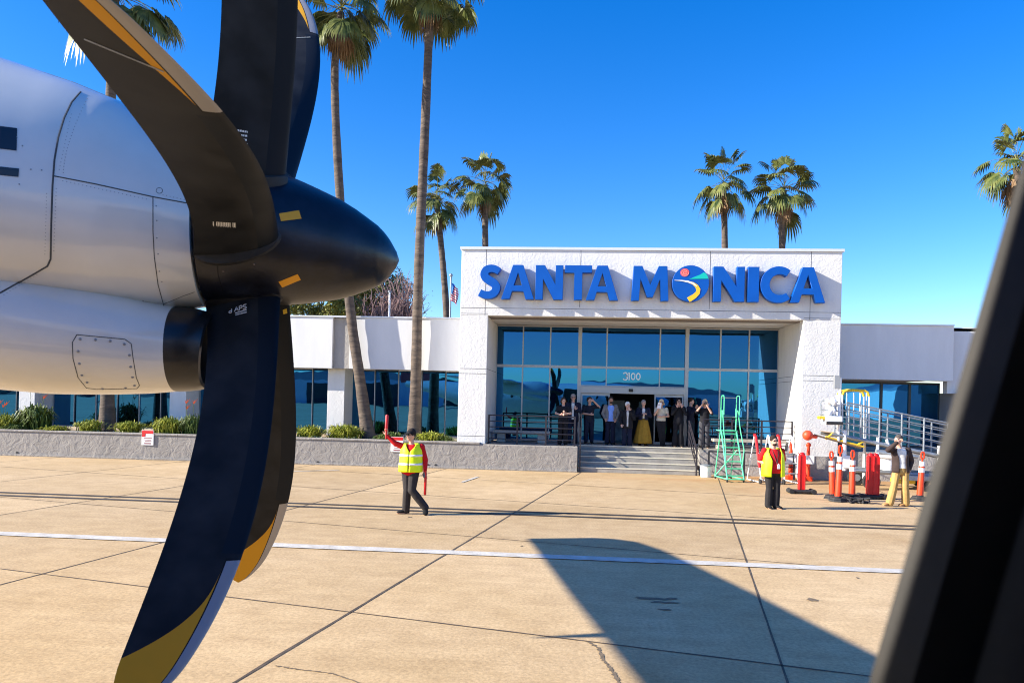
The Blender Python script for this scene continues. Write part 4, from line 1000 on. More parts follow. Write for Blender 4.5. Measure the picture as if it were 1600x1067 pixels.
# ---------------------------------------------------------------- people
skin_l = mat('skin_light', (.58, .33, .24), .55, var=.06, vscale=20)
skin_m = mat('skin_tan', (.45, .24, .16), .55, var=.06, vscale=20)
cm = {}
def cloth(name, col, var=.15, rough=.85):
    if name not in cm: cm[name] = mat(name, col, rough, var=var, vscale=9, bump=.35, bscale=14, bdist=.012, spec=.25)
    return cm[name]
def finish(mb, name, m, parent, vox, sm=4):
    o = mb.build(name, m, parent, True, auto=False)
    r = o.modifiers.new('remesh', 'REMESH'); r.mode = 'VOXEL'; r.voxel_size = vox; r.use_smooth_shade = True
    s = o.modifiers.new('smooth', 'SMOOTH'); s.iterations = sm; s.factor = .5
    return o
def V(*a): return Vector(a)
def person(px, py, Y, lab, yaw=0, h=1.75, z=None, pose=None, outfit=None, skin=None, vox=.011, group=None):
    """px,py: foot point in the photograph used to find the standing spot at depth Y"""
    p0 = onY(px, py, Y); z = 0.0 if z is None else z
    e = empty('person', (p0.x, Y, z+.002), yaw, label=lab, cat='person', group=group); e.scale = (h/1.75,)*3
    P = dict(le=V(-.25, .02, 1.15), lw=V(-.27, -.05, .90), re=V(.25, .02, 1.15), rw=V(.27, -.05, .90), lk=V(-.095, -.03, .50), la=V(-.11, .02, .085), rk=V(.095, -.03, .50), ra=V(.11, .02, .085),
             head=V(0, -.015, 1.63), hyaw=0, girth=0, lean=V(0, 0, 0), lfoot=V(-.15, -1, 0), rfoot=V(.15, -1, 0), ltoe=0, rtoe=0, lf=None, rf=None, shw=.185, lhip=V(-.09, 0, .91), rhip=V(.09, 0, .91))
    P.update(pose or {}); g_ = P['girth']; ln = P['lean']
    of = outfit; skin = skin or skin_l
    def T(zv): return ln*max(0, (zv-.9)/.6)
    secs = [(.80, .10, .09), (.86, .16+g_*.5, .11+g_*.6), (.95, .168+g_*.9, .118+g_), (1.06, .150+g_, .108+g_*1.25), (1.18, .155+g_*.8, .11+g_), (1.30, .172+g_*.4, .115+g_*.5), (1.39, .165, .10), (1.44, .11, .08)]
    def torso(mb, inf, z0, z1, wide=0):
        rg = []
        for i, (zz, a, b) in enumerate(secs):
            if zz < z0-.001 or zz > z1+.001: continue
            c = T(zz); rg.append([V(c.x+(a+inf+wide)*math.cos(t)*(1), c.y-.25*g_+(b+inf)*math.sin(t)*(1), zz) for t in [2*math.pi*k/28 for k in range(28)]])
        mb.loft(rg)
    sh = {'l': V(-P['shw'], 0, 1.395)+T(1.4), 'r': V(P['shw'], 0, 1.395)+T(1.4)}
    def arm(mb, sd, inf, upto=2.0, cuff=None):
        a, b, c = sh[sd], P[sd+'e'], P[sd+'w']
        mb.ell(a, (.062+inf, .062+inf, .062+inf), 12, 8)
        if upto >= 1: mb.capsule(a, b, .056+inf, .044+inf)
        else: mb.capsule(a, a+(b-a)*upto, .058+inf, .050+inf)
        if upto > 1: mb.capsule(b, b+(c-b)*min(1, upto-1), .043+inf, .030+inf*.8)
    def hand(mb, sd):
        b, c = P[sd+'e'], P[sd+'w']; d = (c-b).normalized(); f_ = P[sd+'f'] or d; f_ = Vector(f_).normalized()
        s_ = 1 if sd == 'r' else -1
        side = f_.cross(V(0, 1, 0)); side = side.normalized() if side.length > .3 else V(1, 0, 0); n_ = side.cross(f_).normalized()
        mb.capsule(c-d*.02, c+f_*.03, .027, .03); Mx = Matrix((side, f_, n_)).transposed()
        mb.ell(c+f_*.055, (.040, .048, .017), 12, 8, Mx)
        for k, (o_, l_) in enumerate(((-.030, .066), (-.010, .078), (.010, .074), (.029, .058))):
            a = c+f_*.09+side*o_; m1 = a+(f_*.9+n_*.35*s_)*l_*.5; m2 = m1+(f_*.55+n_*.8*s_)*l_*.42
            mb.capsule(a, m1, .0105, .0098, 8); mb.capsule(m1, m2, .0098, .0085, 8)
        a = c+f_*.025-side*.036*s_; mb.capsule(a, a+(f_*.7-side*.7*s_)*.035, .013, .012, 8); mb.capsule(a+(f_*.7-side*.7*s_)*.035, a+(f_*1.0-side*.6*s_)*.06, .012, .009, 8)
    def legs(mb, inf, upto=1.0, flare=0):
        for sd in 'lr':
            a, b, c = P[sd+'hip'], P[sd+'k'], P[sd+'a']
            mb.capsule(a, b, .088+inf+g_*.25, .060+inf)
            if upto >= 1: mb.capsule(b, b+(c-b)*.35, .060+inf, .058+inf+flare*.4); mb.capsule(b+(c-b)*.35, c, .058+inf+flare*.4, .040+inf+flare)
    def foot(mb, sd, inf):
        c = P[sd+'a']; d = Vector(P[sd+'foot']).normalized(); tz = P[sd+'toe']; s2 = d.cross(V(0, 0, 1)).normalized(); dd = (d+V(0, 0, tz)).normalized(); u2 = s2.cross(dd).normalized()
        if u2.z < 0: u2 = -u2
        rg = []
        for t, w_, hh_ in ((-.075, .022, .03), (-.06, .036, .05), (0, .038, .062), (.06, .042, .042), (.12, .047, .030), (.165, .043, .024), (.19, .022, .014)):
            cc = c+dd*t-u2*.085
            rg.append([cc+s2*(w_+inf)*math.cos(q)+u2*max(0, (hh_*(1+math.sin(q))-.0+inf)) for q in [2*math.pi*k/16 for k in range(16)]])
        mb.loft(rg)
    hd = P['head']+T(1.6)*1.0; RY = Matrix.Rotation(P['hyaw'], 4, 'Z')
    def H_(v): return hd+RY @ V(*v)
    R3 = RY.to_3x3()
    # body: one continuous skin
    mb = MB(); torso(mb, 0, .8, 1.45); mb.capsule(V(0, 0, 1.40)+T(1.4), hd+V(0, .01, -.07), .060, .052)
    mb.ell(H_((0, 0, .012)), (.074, .094, .105), 18, 12, R3); mb.ell(H_((0, -.024, -.055)), (.055, .065, .062), 16, 10, R3)
    mb.ell(H_((0, -.098, -.008)), (.012, .020, .024), 8, 6, R3); mb.ell(H_((0, -.085, -.045)), (.026, .016, .012), 8, 6, R3)
    for s_ in (-1, 1): mb.ell(H_((s_*.076, .008, -.005)), (.010, .020, .030), 8, 6, R3)
    for sd in 'lr': arm(mb, sd, 0); hand(mb, sd)
    legs(mb, 0); 
    for sd in 'lr': foot(mb, sd, -.012)
    body = finish(mb, 'body', skin, e, min(vox, .0085), 2)
    # face
    mb = MB()
    for s_ in (-1, 1): mb.ell(H_((s_*.029, -.090, .012)), (.011, .006, .006), 8, 6, R3)
    if of.get('glasses'): pass
    else: mb.build('eyes', cloth('eye_dark', (.03, .02, .02)), body, True)
    mb = MB(); mb.ell(H_((0, -.094, -.052)), (.022, .008, .005), 8, 6, R3); mb.build('mouth', cloth('lip', (.35, .10, .09)), body, True)
    if of.get('glasses'):
        mb = MB()
        for s_ in (-1, 1): mb.ell(H_((s_*.033, -.096, .012)), (.029, .010, .020), 12, 8, R3); mb.tube([H_((s_*.06, -.088, .016)), H_((s_*.078, -.02, .016)), H_((s_*.078, .02, .008))], .004, 6)
        mb.tube([H_((-.02, -.103, .018)), H_((.02, -.103, .018))], .005, 6); mb.build('sunglasses', M['black'], e, True)
    hc = of.get('hair')
    if hc:
        mb = MB(); mb.ell(H_((0, .020, .046)), (.093, .100, .106), 18, 12, R3)
        if of.get('long', 0):
            L_ = of['long']; mb.ell(H_((0, .065, -.04)), (.080, .050, .12), 14, 9, R3)
            for s_ in (-1, 1): mb.capsule(H_((s_*.074, .02, .02)), H_((s_*.09, .02, -L_)), .030, .034)
            mb.capsule(H_((0, .07, 0)), H_((0, .085, -L_)), .07, .06)
        finish(mb, 'hair', cloth('hair_'+hc[0], hc[1], .4), e, .009, 3)
    if of.get('beard'):
        mb = MB(); mb.ell(H_((0, -.035, -.078)), (.054, .060, .040), 14, 8, R3); mb.build('beard', cloth('hair_'+hc[0], hc[1], .4), e, True)
    if of.get('cap'):
        mb = MB(); rg = []
        for k in range(8):
            t = k/7*math.pi/2; rg.append([H_((.088*math.cos(t)*math.cos(q), .104*math.cos(t)*math.sin(q), .035+.088*math.sin(t))) for q in [2*math.pi*j/20 for j in range(20)]])
        mb.loft(rg); mb.loft([[H_((x*w_, -.085-y*1.0, .040-y*.18)) for x, y, w_ in ((-.075, 0, 1), (-.06, .05, 1), (0, .075, 1), (.06, .05, 1), (.075, 0, 1))], [H_((x, -.085-y, .048-y*.18)) for x, y in ((-.075, 0), (-.06, .05), (0, .075), (.06, .05), (.075, 0))]])
        mb.build('cap', cloth(*of['cap']), e, True)
    # lower garments
    kind = of.get('bottom', 'trousers')
    if kind == 'skirt':
        mb = MB(); rg = []
        for k in range(9):
            t = k/8; zz = 1.08-t*(1.08-of.get('hem', .12)); a = .15+.21*t**.8; rg.append([V((a+.014*t*math.sin(11*q))*math.cos(q), (a*.8+.014*t*math.sin(11*q))*math.sin(q), zz) for q in [2*math.pi*j/80 for j in range(80)]])
        mb.loft(rg, cap=True); mb.build('skirt', cloth(*of['bcol']), e, True, auto=False)
    else:
        mb = MB(); torso(mb, .012, .8, 1.06); legs(mb, .022, 1.0, of.get('flare', .012)+.006); finish(mb, 'trousers', cloth(*of['bcol']), e, vox)
    mb = MB()
    for sd in 'lr': foot(mb, sd, .014)
    finish(mb, 'shoes', cloth(*of.get('shoes', ('shoe_black', (.012, .012, .012)))), e, .010, 2)
    # upper garment
    if of.get('top'):
        mb = MB(); torso(mb, .016, of.get('tz', .86), 1.44)
        mb.ell(V(0, 0, 1.41)+T(1.4), (.115, .075, .05), 16, 8)
        for sd in 'lr': arm(mb, sd, .013, of.get('sleeve', 1.9))
        finish(mb, 'shirt', cloth(*of['top']), e, vox)
    if of.get('jacket'):
        mb = MB()
        def jt(inf, gap, z0, z1, name, m, thick=.012, collar=0):
            zs = [z0+(z1-z0)*i/12 for i in range(13)]; rg = []
            for zz in zs:
                a = np.interp(zz, [s_[0] for s_ in secs], [s_[1] for s_ in secs]); b = np.interp(zz, [s_[0] for s_ in secs], [s_[2] for s_ in secs])
                if zz < .95: a = max(a, .168+g_*.9); b = max(b, .118+g_)
                if zz > 1.36: a = .165-(zz-1.36)*.75; b = .10-(zz-1.36)*.2
                gp = gap(zz); c = T(zz); rg.append([V(c.x+(a+inf)*math.sin(q), c.y-.25*g_-(b+inf)*math.cos(q), zz) for q in [gp+(2*math.pi-2*gp)*k/40 for k in range(41)]])
            q = MB(); q.loft(rg, cap=False, close=False); o = q.build(name, m, e, True, auto=False)
            s_ = o.modifiers.new('thick', 'SOLIDIFY'); s_.thickness = thick; s_.offset = 1
            return o
        gz_ = of.get('jgap', .35); jt(.030, lambda zz: gz_*(1+.9*max(0, (zz-1.2)/.25)) if zz > 1.2 else gz_, of.get('jz', .80), 1.44, 'jacket', cloth(*of['jacket']))
        mb = MB()
        for sd in 'lr': arm(mb, sd, .024, 1.93)
        finish(mb, 'jacket_sleeve', cloth(*of['jacket']), e, vox)
    if of.get('vest'):
        def vgap(zz): return of['vgap']*(1+1.2*max(0, (zz-1.18)/.25)) if of['vgap'] > .1 else (.03+ .6*max(0, (zz-1.30)/.14))
        secz = [s_[0] for s_ in secs]
        def shell(inf, z0, z1, name, m, thick, n_=14):
            rg = []
            for i in range(n_+1):
                zz = z0+(z1-z0)*i/n_
                a = np.interp(zz, secz, [s_[1] for s_ in secs]); b = np.interp(zz, secz, [s_[2] for s_ in secs])
                if zz < .95: a = max(a, .168+g_*.9); b = max(b, .118+g_)
                if zz > 1.36: a = .172-(zz-1.36)*.55; b = .10-(zz-1.36)*.15
                gp = vgap(zz); c = T(zz)
                rg.append([V(c.x+(a+inf)*math.sin(q), c.y-.25*g_-(b+inf)*math.cos(q)-.006*math.sin(q*7+zz*9), zz) for q in [gp+(2*math.pi-2*gp)*k/48 for k in range(49)]])
            q = MB(); q.loft(rg, cap=False, close=False); o = q.build(name, m, e, True, auto=False)
            s_ = o.modifiers.new('thick', 'SOLIDIFY'); s_.thickness = thick; s_.offset = 1; return o
        v0 = of.get('vz', .80)
        shell(.036, v0, 1.46, 'safety_vest', of['vest'], .012)
        for zz in of.get('bands', (.97, 1.13)): shell(.050, zz, zz+.045, 'reflective_band', M['reflect'], .003, 2)
        if of.get('shoulder_band', True):
            pass
    return e, P, sh, hd, H_
hv = mat('hivis_yellow', (.80, 1.0, .0), .6, var=.06, vscale=10, bump=.3, bscale=12, bdist=.01)
hg = mat('hivis_green', (.22, .85, .03), .6, var=.06, vscale=10)
def held(e, mb, name, m, lab, cat):
    """a held thing stays top-level; geometry given in the holder's frame"""
    Mx = Matrix.Translation(e.location) @ Matrix.Rotation(e.rotation_euler.z, 4, 'Z') @ Matrix.Scale(e.scale[0], 4)
    pts = [Mx @ Vector(p) for p in mb.v]; c = sum(pts, Vector())/len(pts); mb.v = [tuple(p-c) for p in pts]
    o = mb.build(name, m, None, True); o.location = c; return tag(o, lab, cat)

# marshaller with two red wands
p = dict(le=V(-.33, -.06, 1.46), lw=V(-.50, -.10, 1.62), lf=V(-.05, -.1, 1), re=V(.30, .03, 1.13), rw=V(.31, -.03, .88), rf=V(.1, -.05, -1), head=V(-.03, -.02, 1.63), hyaw=R(-35), girth=.045, shw=.20,
         lhip=V(-.08, .02, .91), rhip=V(.08, -.02, .91), lk=V(-.05, -.06, .50), la=V(-.08, .0, .085), rk=V(.06, -.10, .50), ra=V(.33, -.02, .15), lfoot=V(-.95, -.35, 0), rfoot=V(.25, -.9, 0), rtoe=-.55, lean=V(.02, 0, 0))
e, P_, sh_, hd_, H_ = person(640, 803, 15.05, 'person in yellow safety vest and red long sleeves striding with a red wand raised overhead', 0, 1.74, 0, p,
    dict(glasses=1, hair=('dark', (.02, .014, .012)), cap=('cap_black', (.012, .012, .014)), bcol=('trousers_charcoal', (.035, .03, .03)), top=('shirt_red', (.55, .01, .015)), sleeve=1.95, tz=.80, vest=hv, vgap=.05, vz=.88, bands=(1.02, 1.2)), vox=.010)
mb = MB(); b = P_['lw']+V(-.005, -.02, .05); mb.tube([b+V(.0, 0, -.12), b+V(0, 0, .05)], .020, 12); held(e, mb, 'wand_handle', M['red'], 'x', 'x') if 0 else None
mb.tube([b+V(0, 0, .051), b+V(.01, 0, .36), b+V(.01, 0, .38)], [.032, .034, .02], 12); held(e, mb, 'marshalling_wand', M['red'], 'red marshalling wand held up in the raised hand', 'wand')
mb = MB(); b = P_['rw']+V(.02, -.03, -.05); mb.tube([b+V(0, 0, .08), b+V(0, 0, -.06)], .018, 12); mb.tube([b+V(0, 0, -.061), b+V(.0, -.02, -.40), b+V(.0, -.02, -.42)], [.028, .028, .015], 12); held(e, mb, 'marshalling_wand', M['red'], 'red marshalling wand pointing down beside the thigh', 'wand')
mb = MB()
for q in ((0, 0, -.03), (.0, -.01, -.075)): mb.ell(P_['rw']+V(*q), (.045, .045, .05), 12, 8)
finish(mb, 'glove', cloth('glove_grey', (.14, .14, .15)), e, .01, 2)

# second ramp worker
p = dict(le=V(-.32, .04, 1.14), lw=V(-.10, -.17, 1.02), lf=V(1, -.2, -.1), re=V(.30, .08, 1.14), rw=V(.28, .12, .92), girth=.072, shw=.215, hyaw=R(8), head=V(.0, -.02, 1.63), lk=V(-.08, -.02, .5), rk=V(.10, -.02, .5), la=V(-.08, .02, .085), ra=V(.10, .02, .085), lfoot=V(-.1, -1, 0), rfoot=V(.45, -.9, 0))
e, P_, sh_, hd_, H_ = person(1206, 794, 17.85, 'person in open yellow-green safety vest over red polo with lanyard, standing near the green ladder', R(8), 1.70, 0, p,
    dict(glasses=1, hair=('dark', (.02, .014, .012)), beard=1, bcol=('trousers_black', (.022, .02, .022)), flare=.022, top=('shirt_red', (.55, .01, .015)), sleeve=.85, tz=.86, vest=hv, vgap=.42, vz=.78, bands=()), vox=.010)
mb = MB(); yb = -.245
mb.tube([V(-.07, -.10, 1.43), V(-.05, -.185, 1.3), V(.0, yb+.0, 1.10)], .007, 6); mb.tube([V(.07, -.10, 1.43), V(.05, -.185, 1.3), V(.0, yb+.0, 1.10)], .007, 6)
mb.build('lanyard', M['black'], e, True)
mb = MB(); mb.box(-.005, .065, yb-.025, yb-.018, .98, 1.09); mb.box(.02, .04, yb-.03, yb-.016, 1.09, 1.11); mb.build('badge', M['reflect'], e, bevel=.003)

# man in khakis shading his eyes
p = dict(le=V(-.36, -.12, 1.40), lw=V(-.20, -.24, 1.60), lf=V(.6, .15, .35), re=V(.28, .06, 1.13), rw=V(.20, -.02, .92), rf=V(-.3, -.3, -.6), hyaw=R(-70), head=V(-.05, -.02, 1.64), lean=V(-.03, 0, 0), lhip=V(-.09, 0, .92), rhip=V(.09, 0, .92),
         lk=V(-.16, -.03, .5), la=V(-.24, .0, .085), rk=V(.10, -.04, .5), ra=V(.15, .03, .085), lfoot=V(-1, -.25, 0), rfoot=V(-1, -.3, 0))
e, P_, sh_, hd_, H_ = person(1406, 788, 19.1, 'person in dark brown jacket and khaki trousers shading their eyes with one hand', R(0), 1.74, 0, p,
    dict(hair=('darkgrey', (.07, .06, .055)), bcol=('trousers_khaki', (.44, .28, .10)), flare=.03, top=('shirt_white', (.75, .74, .70)), sleeve=1.5, tz=.92, jacket=('jacket_brown', (.045, .03, .028)), jgap=.42, jz=.84, shoes=('shoe_tan', (.36, .20, .08))), vox=.010)
mb = MB(); 
for s_ in (-1, 1): pass
PLAT = .842
grp = 'people watching from the entrance landing'
navyc = ('cloth_navy', (.010, .014, .035)); blk = ('cloth_black', (.012, .012, .016))
person(879, 692, 26.35, 'person in black short-sleeved dress with bare crossed arms leaning on the left guard rail', 0, 1.68, PLAT, dict(le=V(-.27, -.10, 1.17), lw=V(-.10, -.26, 1.13), lf=V(1, -.1, .0), re=V(.27, -.12, 1.18), rw=V(.06, -.27, 1.15), rf=V(-.3, -.5, .8), hyaw=R(15)), dict(hair=('brown', (.05, .03, .02)), long=.02, bcol=blk, flare=.02, top=blk, sleeve=.7), group=grp)
person(894, 690, 27.35, 'person in dark suit and glasses standing behind the leaning person in black', 0, 1.82, PLAT, dict(re=V(.26, -.05, 1.15), rw=V(.10, -.22, 1.2), rf=V(-.2, -.2, 1)), dict(glasses=1, hair=('grey', (.22, .20, .19)), bcol=navyc, top=('shirt_white', (.75, .74, .70)), jacket=navyc, jgap=.2, flare=.02), group=grp)
person(920, 691, 27.5, 'person in dark top with one hand raised to the forehead and other arm across waist', 0, 1.72, PLAT, dict(re=V(.36, -.08, 1.40), rw=V(.14, -.16, 1.62), rf=V(-.8, .1, .3), le=V(-.26, -.02, 1.15), lw=V(.02, -.2, 1.12), lf=V(1, -.1, 0), hyaw=R(5)), dict(hair=('brown', (.05, .03, .02)), bcol=navyc, flare=.0, top=('cloth_navy_top', (.012, .016, .028)), sleeve=.85), skin=skin_l, group=grp)
person(953, 693, 27.4, 'person in grey jacket over light blue shirt with dark beard, hands by the belt', 0, 1.76, PLAT, dict(le=V(-.28, .0, 1.14), lw=V(-.20, -.12, .95), re=V(.28, .0, 1.14), rw=V(.20, -.12, .95), girth=.015), dict(hair=('dark', (.02, .014, .012)), beard=1, bcol=navyc, flare=.025, top=('shirt_blue', (.22, .38, .85)), sleeve=1.5, jacket=('jacket_grey', (.20, .19, .18)), jgap=.42, jz=.92), skin=skin_m, group=grp)
person(979, 706, 27.0, 'white-haired person in dark suit and pale tie on the top step, hand to chin', 0, 1.74, .68, dict(re=V(.24, -.10, 1.16), rw=V(.06, -.17, 1.44), rf=V(-.15, .0, 1), le=V(-.27, -.02, 1.15), lw=V(-.22, -.12, .95), hyaw=R(15)), dict(hair=('white', (.55, .54, .52)), bcol=navyc, flare=.02, top=('shirt_white', (.75, .74, .70)), jacket=blk, jgap=.16), group=grp)
person(1004, 697, 27.3, 'person in long mustard pleated skirt and dark blazer with clasped hands', 0, 1.66, PLAT, dict(le=V(-.27, -.02, 1.15), lw=V(-.04, -.20, 1.20), lf=V(1, 0, .3), re=V(.27, -.02, 1.15), rw=V(.05, -.20, 1.19), rf=V(-1, 0, .3)), dict(hair=('grey', (.22, .20, .19)), bottom='skirt', hem=.10, bcol=('skirt_mustard', (.30, .17, .02)), top=('shirt_white', (.75, .74, .70)), jacket=navyc, jgap=.2, jz=1.0), group=grp)
person(1032, 694, 27.4, 'blonde person in cream top and dark trousers holding white papers by the face', 0, 1.70, PLAT, dict(le=V(-.25, -.10, 1.18), lw=V(-.12, -.22, 1.42), lf=V(0, 0, 1), re=V(.26, -.06, 1.14), rw=V(-.02, -.22, 1.12), rf=V(-1, 0, 0), lk=V(-.04, -.08, .5), la=V(.04, -.04, .085)), dict(glasses=1, hair=('blonde', (.62, .48, .28)), long=.05, bcol=blk, flare=.0, top=('top_cream', (.62, .55, .42)), sleeve=.5, tz=.95), group=grp)
person(1059, 696, 27.35, 'person all in black with both hands at the face before the right door', 0, 1.76, PLAT, dict(le=V(-.24, -.12, 1.18), lw=V(-.08, -.22, 1.44), lf=V(.2, 0, 1), re=V(.24, -.12, 1.18), rw=V(.08, -.22, 1.44), rf=V(-.2, 0, 1)), dict(glasses=1, hair=('black', (.012, .01, .012)), long=.06, bcol=blk, flare=.05, top=blk), group=grp)
person(1078, 694, 27.9, 'person in dark clothes turned sideways against the glass between door and photographer', R(55), 1.78, PLAT, dict(le=V(-.24, -.12, 1.18), lw=V(-.06, -.24, 1.38), lf=V(0, 0, 1), re=V(.24, -.12, 1.18), rw=V(.06, -.24, 1.38), rf=V(0, 0, 1)), dict(hair=('dark', (.02, .014, .012)), bcol=('jeans', (.015, .03, .05)), top=navyc), group=grp)
e, P_, *_r = person(1100, 692, 27.2, 'blonde person in black holding a camera to the face behind the right rail', R(-5), 1.74, PLAT, dict(le=V(-.30, -.14, 1.30), lw=V(-.09, -.20, 1.60), lf=V(.4, 0, .7), re=V(.24, -.18, 1.24), rw=V(.06, -.24, 1.52), rf=V(-.1, 0, 1), hyaw=0), dict(hair=('blonde', (.62, .48, .28)), long=.12, bcol=('cloth_patterned', (.06, .06, .07)), top=blk, sleeve=1.0, flare=.03), group=grp)
mb = MB(); mb.box(-.07, .07, -.20, -.13, 1.58, 1.67); mb.tube([V(0, -.20, 1.622), V(0, -.30, 1.622)], .042, 16); held(e, mb, 'photo_camera', M['black'], 'black camera held up to the blonde photographer\'s face', 'camera')
mb = MB(); Mx = Matrix.Translation((-.10, -.245, 1.53)) @ Matrix.Rotation(.15, 4, 'Y'); mb.box(-.07, .07, -.004, .004, -.11, .11, Mx)
for o in C.objects:
    if o.get('label', '').startswith('blonde person in cream'): held(o, mb, 'paper_sheet', M['white'], 'white sheets of paper held by the blonde person in cream', 'paper'); break
# ---------------------------------------------------------------- ramp equipment
def tubes(name, segs, r, m, parent, n=8):
    mb = MB()
    for s_ in segs: mb.tube([Vector(q) for q in s_], r, n)
    return mb.build(name, m, parent, True)
# green rolling ladder: drawn in its own frame, x to the right, y away, climbing towards the left-back
e = empty('rolling_ladder', (4.98, 24.0, 0), R(8), label='mint green rolling ladder with steps and looped handrails right of the stairs', cat='ladder'); e.scale = (.80, .8, .80)
G = M['green']; W2 = .33
# stringers from front bottom to platform top
ztop = 1.98
for sx in (-W2, W2):
    tubes('stringer', [[(sx, -.55, .10), (sx*.93, .35, ztop)]], .032, G, e)
    tubes('rear_leg', [[(sx*1.0, .95, .08), (sx*.93, .45, ztop), (sx*.93, .45, ztop+.9)]], .022, G, e)
    tubes('handrail', [[(sx*1.02, -.30, .62), (sx*1.12, -.38, 1.25), (sx*1.02, -.02, 2.0), (sx*.95, .22, 2.75), (sx*.95, .30, 2.79), (sx*.95, .38, 2.73), (sx*.95, .44, ztop)], [(sx*.95, .08, 2.62), (sx*.95, .08, 3.30), (sx*.95, .13, 3.38), (sx*.95, .35, 3.38), (sx*.95, .42, 3.30), (sx*.95, .44, 2.5)]], .022, G, e)
for i in range(7):
    t = (i+.55)/7.0; y = -.55+.9*t; z = .10+(ztop-.1)*t
    mb = MB(); mb.box(-W2*.96, W2*.96, y-.02, y+.16, z-.02, z+.02); mb.build('step', G, e, bevel=.005)
mb = MB(); mb.box(-W2, W2, .30, .92, ztop-.02, ztop+.02); mb.build('platform', G, e)
tubes('base_frame', [[(-W2, -.55, .12), (-W2, .95, .10)], [(W2, -.55, .12), (W2, .95, .10)], [(-W2, -.55, .12), (W2, -.55, .12)], [(-W2, .95, .10), (W2, .95, .10)], [(-W2, .9, .12), (W2, .3, 1.2)]], .025, G, e)
for z in (3.30, 2.52): tubes('top_bar', [[(-W2, .44, z), (W2, .44, z)]], .018, M['steel'], e)
for sx in (-W2, W2):
    for y in (-.5, .9): mb = MB(); mb.tube([(sx-.02, y, .055), (sx+.02, y, .055)], .055, 14); mb.build('wheel', M['black'], e, True)

def red_step(x, y, lab, s_=1):
    e = empty('step_stand', (x, y, 0), R(12), label=lab, cat='step stand', group='red and white A-shaped step stands behind the worker')
    for sx in (-.22, .22):
        tubes('red_stringer' if sx < 0 else 'white_stringer', [[(sx, -.35, .5), (sx, -.05, 1.42), (sx, .0, 1.48), (sx, .06, 1.48)]], .045 if sx < 0 else .02, M['red'] if sx < 0 else M['white'], e)
        tubes('white_leg', [[(sx, .06, 1.48), (sx, .50, .05)], [(sx, -.5, .05), (sx, -.33, .55), (sx, .02, 1.45)], [(sx, -.5, .05), (sx, .5, .05)]], .02, M['white'], e)
    for i in range(3):
        mb = MB(); z = .32+.3*i; y_ = -.42+.1*i; mb.box(-.22, .22, y_-.06, y_+.10, z, z+.03); mb.build('step', M['steel'], e)
    for sx in (-.24, .24): mb = MB(); mb.tube([(sx-.02, -.45, .08), (sx+.02, -.45, .08)], .08, 14); mb.build('wheel', M['black'], e, True)
a = g(1190, 754); red_step(a.x, a.y+.1, 'red and white step stand at the worker\'s left, next to the green ladder')
a = g(1232, 757); red_step(a.x, a.y+.5, 'red and white step stand directly behind the worker\'s right shoulder')

# trash bucket
a = g(1103, 745); e = empty('trash_can', (a.x, a.y, 0), 0, label='short round white bin with metal lid at the foot of the right stair rail', cat='bin')
mb = MB(); mb.cyl((0, 0, 0), .17, .36, 28, .20); mb.build('body', M['bag'], e, True)
mb = MB(); mb.cyl((0, 0, .362), .215, .035, 28); mb.cyl((0, 0, .398), .19, .03, 28, .12); mb.build('lid', M['steel'], e, True)

def delineator(px, py, h, lab, m='orange', group='orange delineator posts by the boarding ramp', loop=True, tilt=0, bands=2):
    a = g(px, py); e = empty('delineator_post', (a.x, a.y, 0), random.uniform(-.4, .4), label=lab, cat='delineator', group=group); e.rotation_euler = (random.uniform(-.02, .02), tilt, 0)
    mb = MB(); n = 8
    for r_, z0, z1 in ((.24, 0, .05), (.21, .05, .10), (.10, .10, .14)): mb.cyl((0, 0, z0), r_, z1-z0-.001, 8, r_*.93)
    mb.build('base', M['black'], e, bevel=.008)
    mb = MB(); mb.tube([(0, 0, .10), (0, 0, h*.75), (0, 0, h*.78)], [.085, .066, .055], 16); mb.build('post', M[m], e, True)
    for k in range(bands):
        z = h*(.56+.13*k); r_ = .085-.019*(z/h)/.75+.003; mb = MB(); mb.tube([(0, 0, z), (0, 0, z+.09*h)], r_, 16); mb.build('reflective_band', M['reflect'], e, True)
    if loop:
        mb = MB(); mb.tube([(0, 0, h*.77), (0, 0, h*.82), (-.038, 0, h*.86), (-.042, 0, h*.93), (-.02, 0, h*.97), (.02, 0, h*.97), (.042, 0, h*.93), (.038, 0, h*.86), (0, 0, h*.82)], .024, 8); mb.build('handle_loop', M[m], e, True)
    return e
delineator(1301, 779, 1.28, 'orange delineator post leaning, left one of the touching pair', tilt=-.05)
delineator(1309, 783, 1.48, 'orange delineator post, right and taller one of the touching pair', tilt=.03)
delineator(1331, 780, 1.32, 'single orange delineator post with open loop top standing between the pair and the red bundle')
delineator(1437, 781, 1.32, 'orange delineator post at the right end beside the dark window surround', tilt=.04)
# red fold-up posts
def red_post(px, py, lab, n=1, h=1.12):
    a = g(px, py); e = empty('barrier_post', (a.x, a.y, 0), 0, label=lab, cat='barrier post')
    mb = MB()
    mb.box(-.34, .34, -.14, .14, .03, .11); mb.build('base', M['black'], e, bevel=.03)
    for x in (-.3, .3):
        mb = MB(); mb.tube([(x, -.17, .07), (x, .17, .07)], .068, 14); mb.build('base_roller', M['black'], e, True)
    for k in range(n):
        x = (k-(n-1)/2)*.13; mb = MB(); mb.box(x-.07, x+.07, -.07, .07, .11, h); mb.box(x-.085, x-.055, -.085, .085, .12, h-.02); mb.box(x+.055, x+.085, -.085, .085, .12, h-.02); mb.build('post', M['red'], e, bevel=.012)
        mb = MB(); mb.ell((x, 0, h+.01), (.08, .07, .06)); mb.tube([(x-.06, 0, h), (x-.12, -.02, h+.05)], .012, 6); mb.build('cap', M['red'], e, True)
    return e
red_post(1252, 771, 'single red square barrier post on a wide black rubber base right of the worker', 1, 1.08)
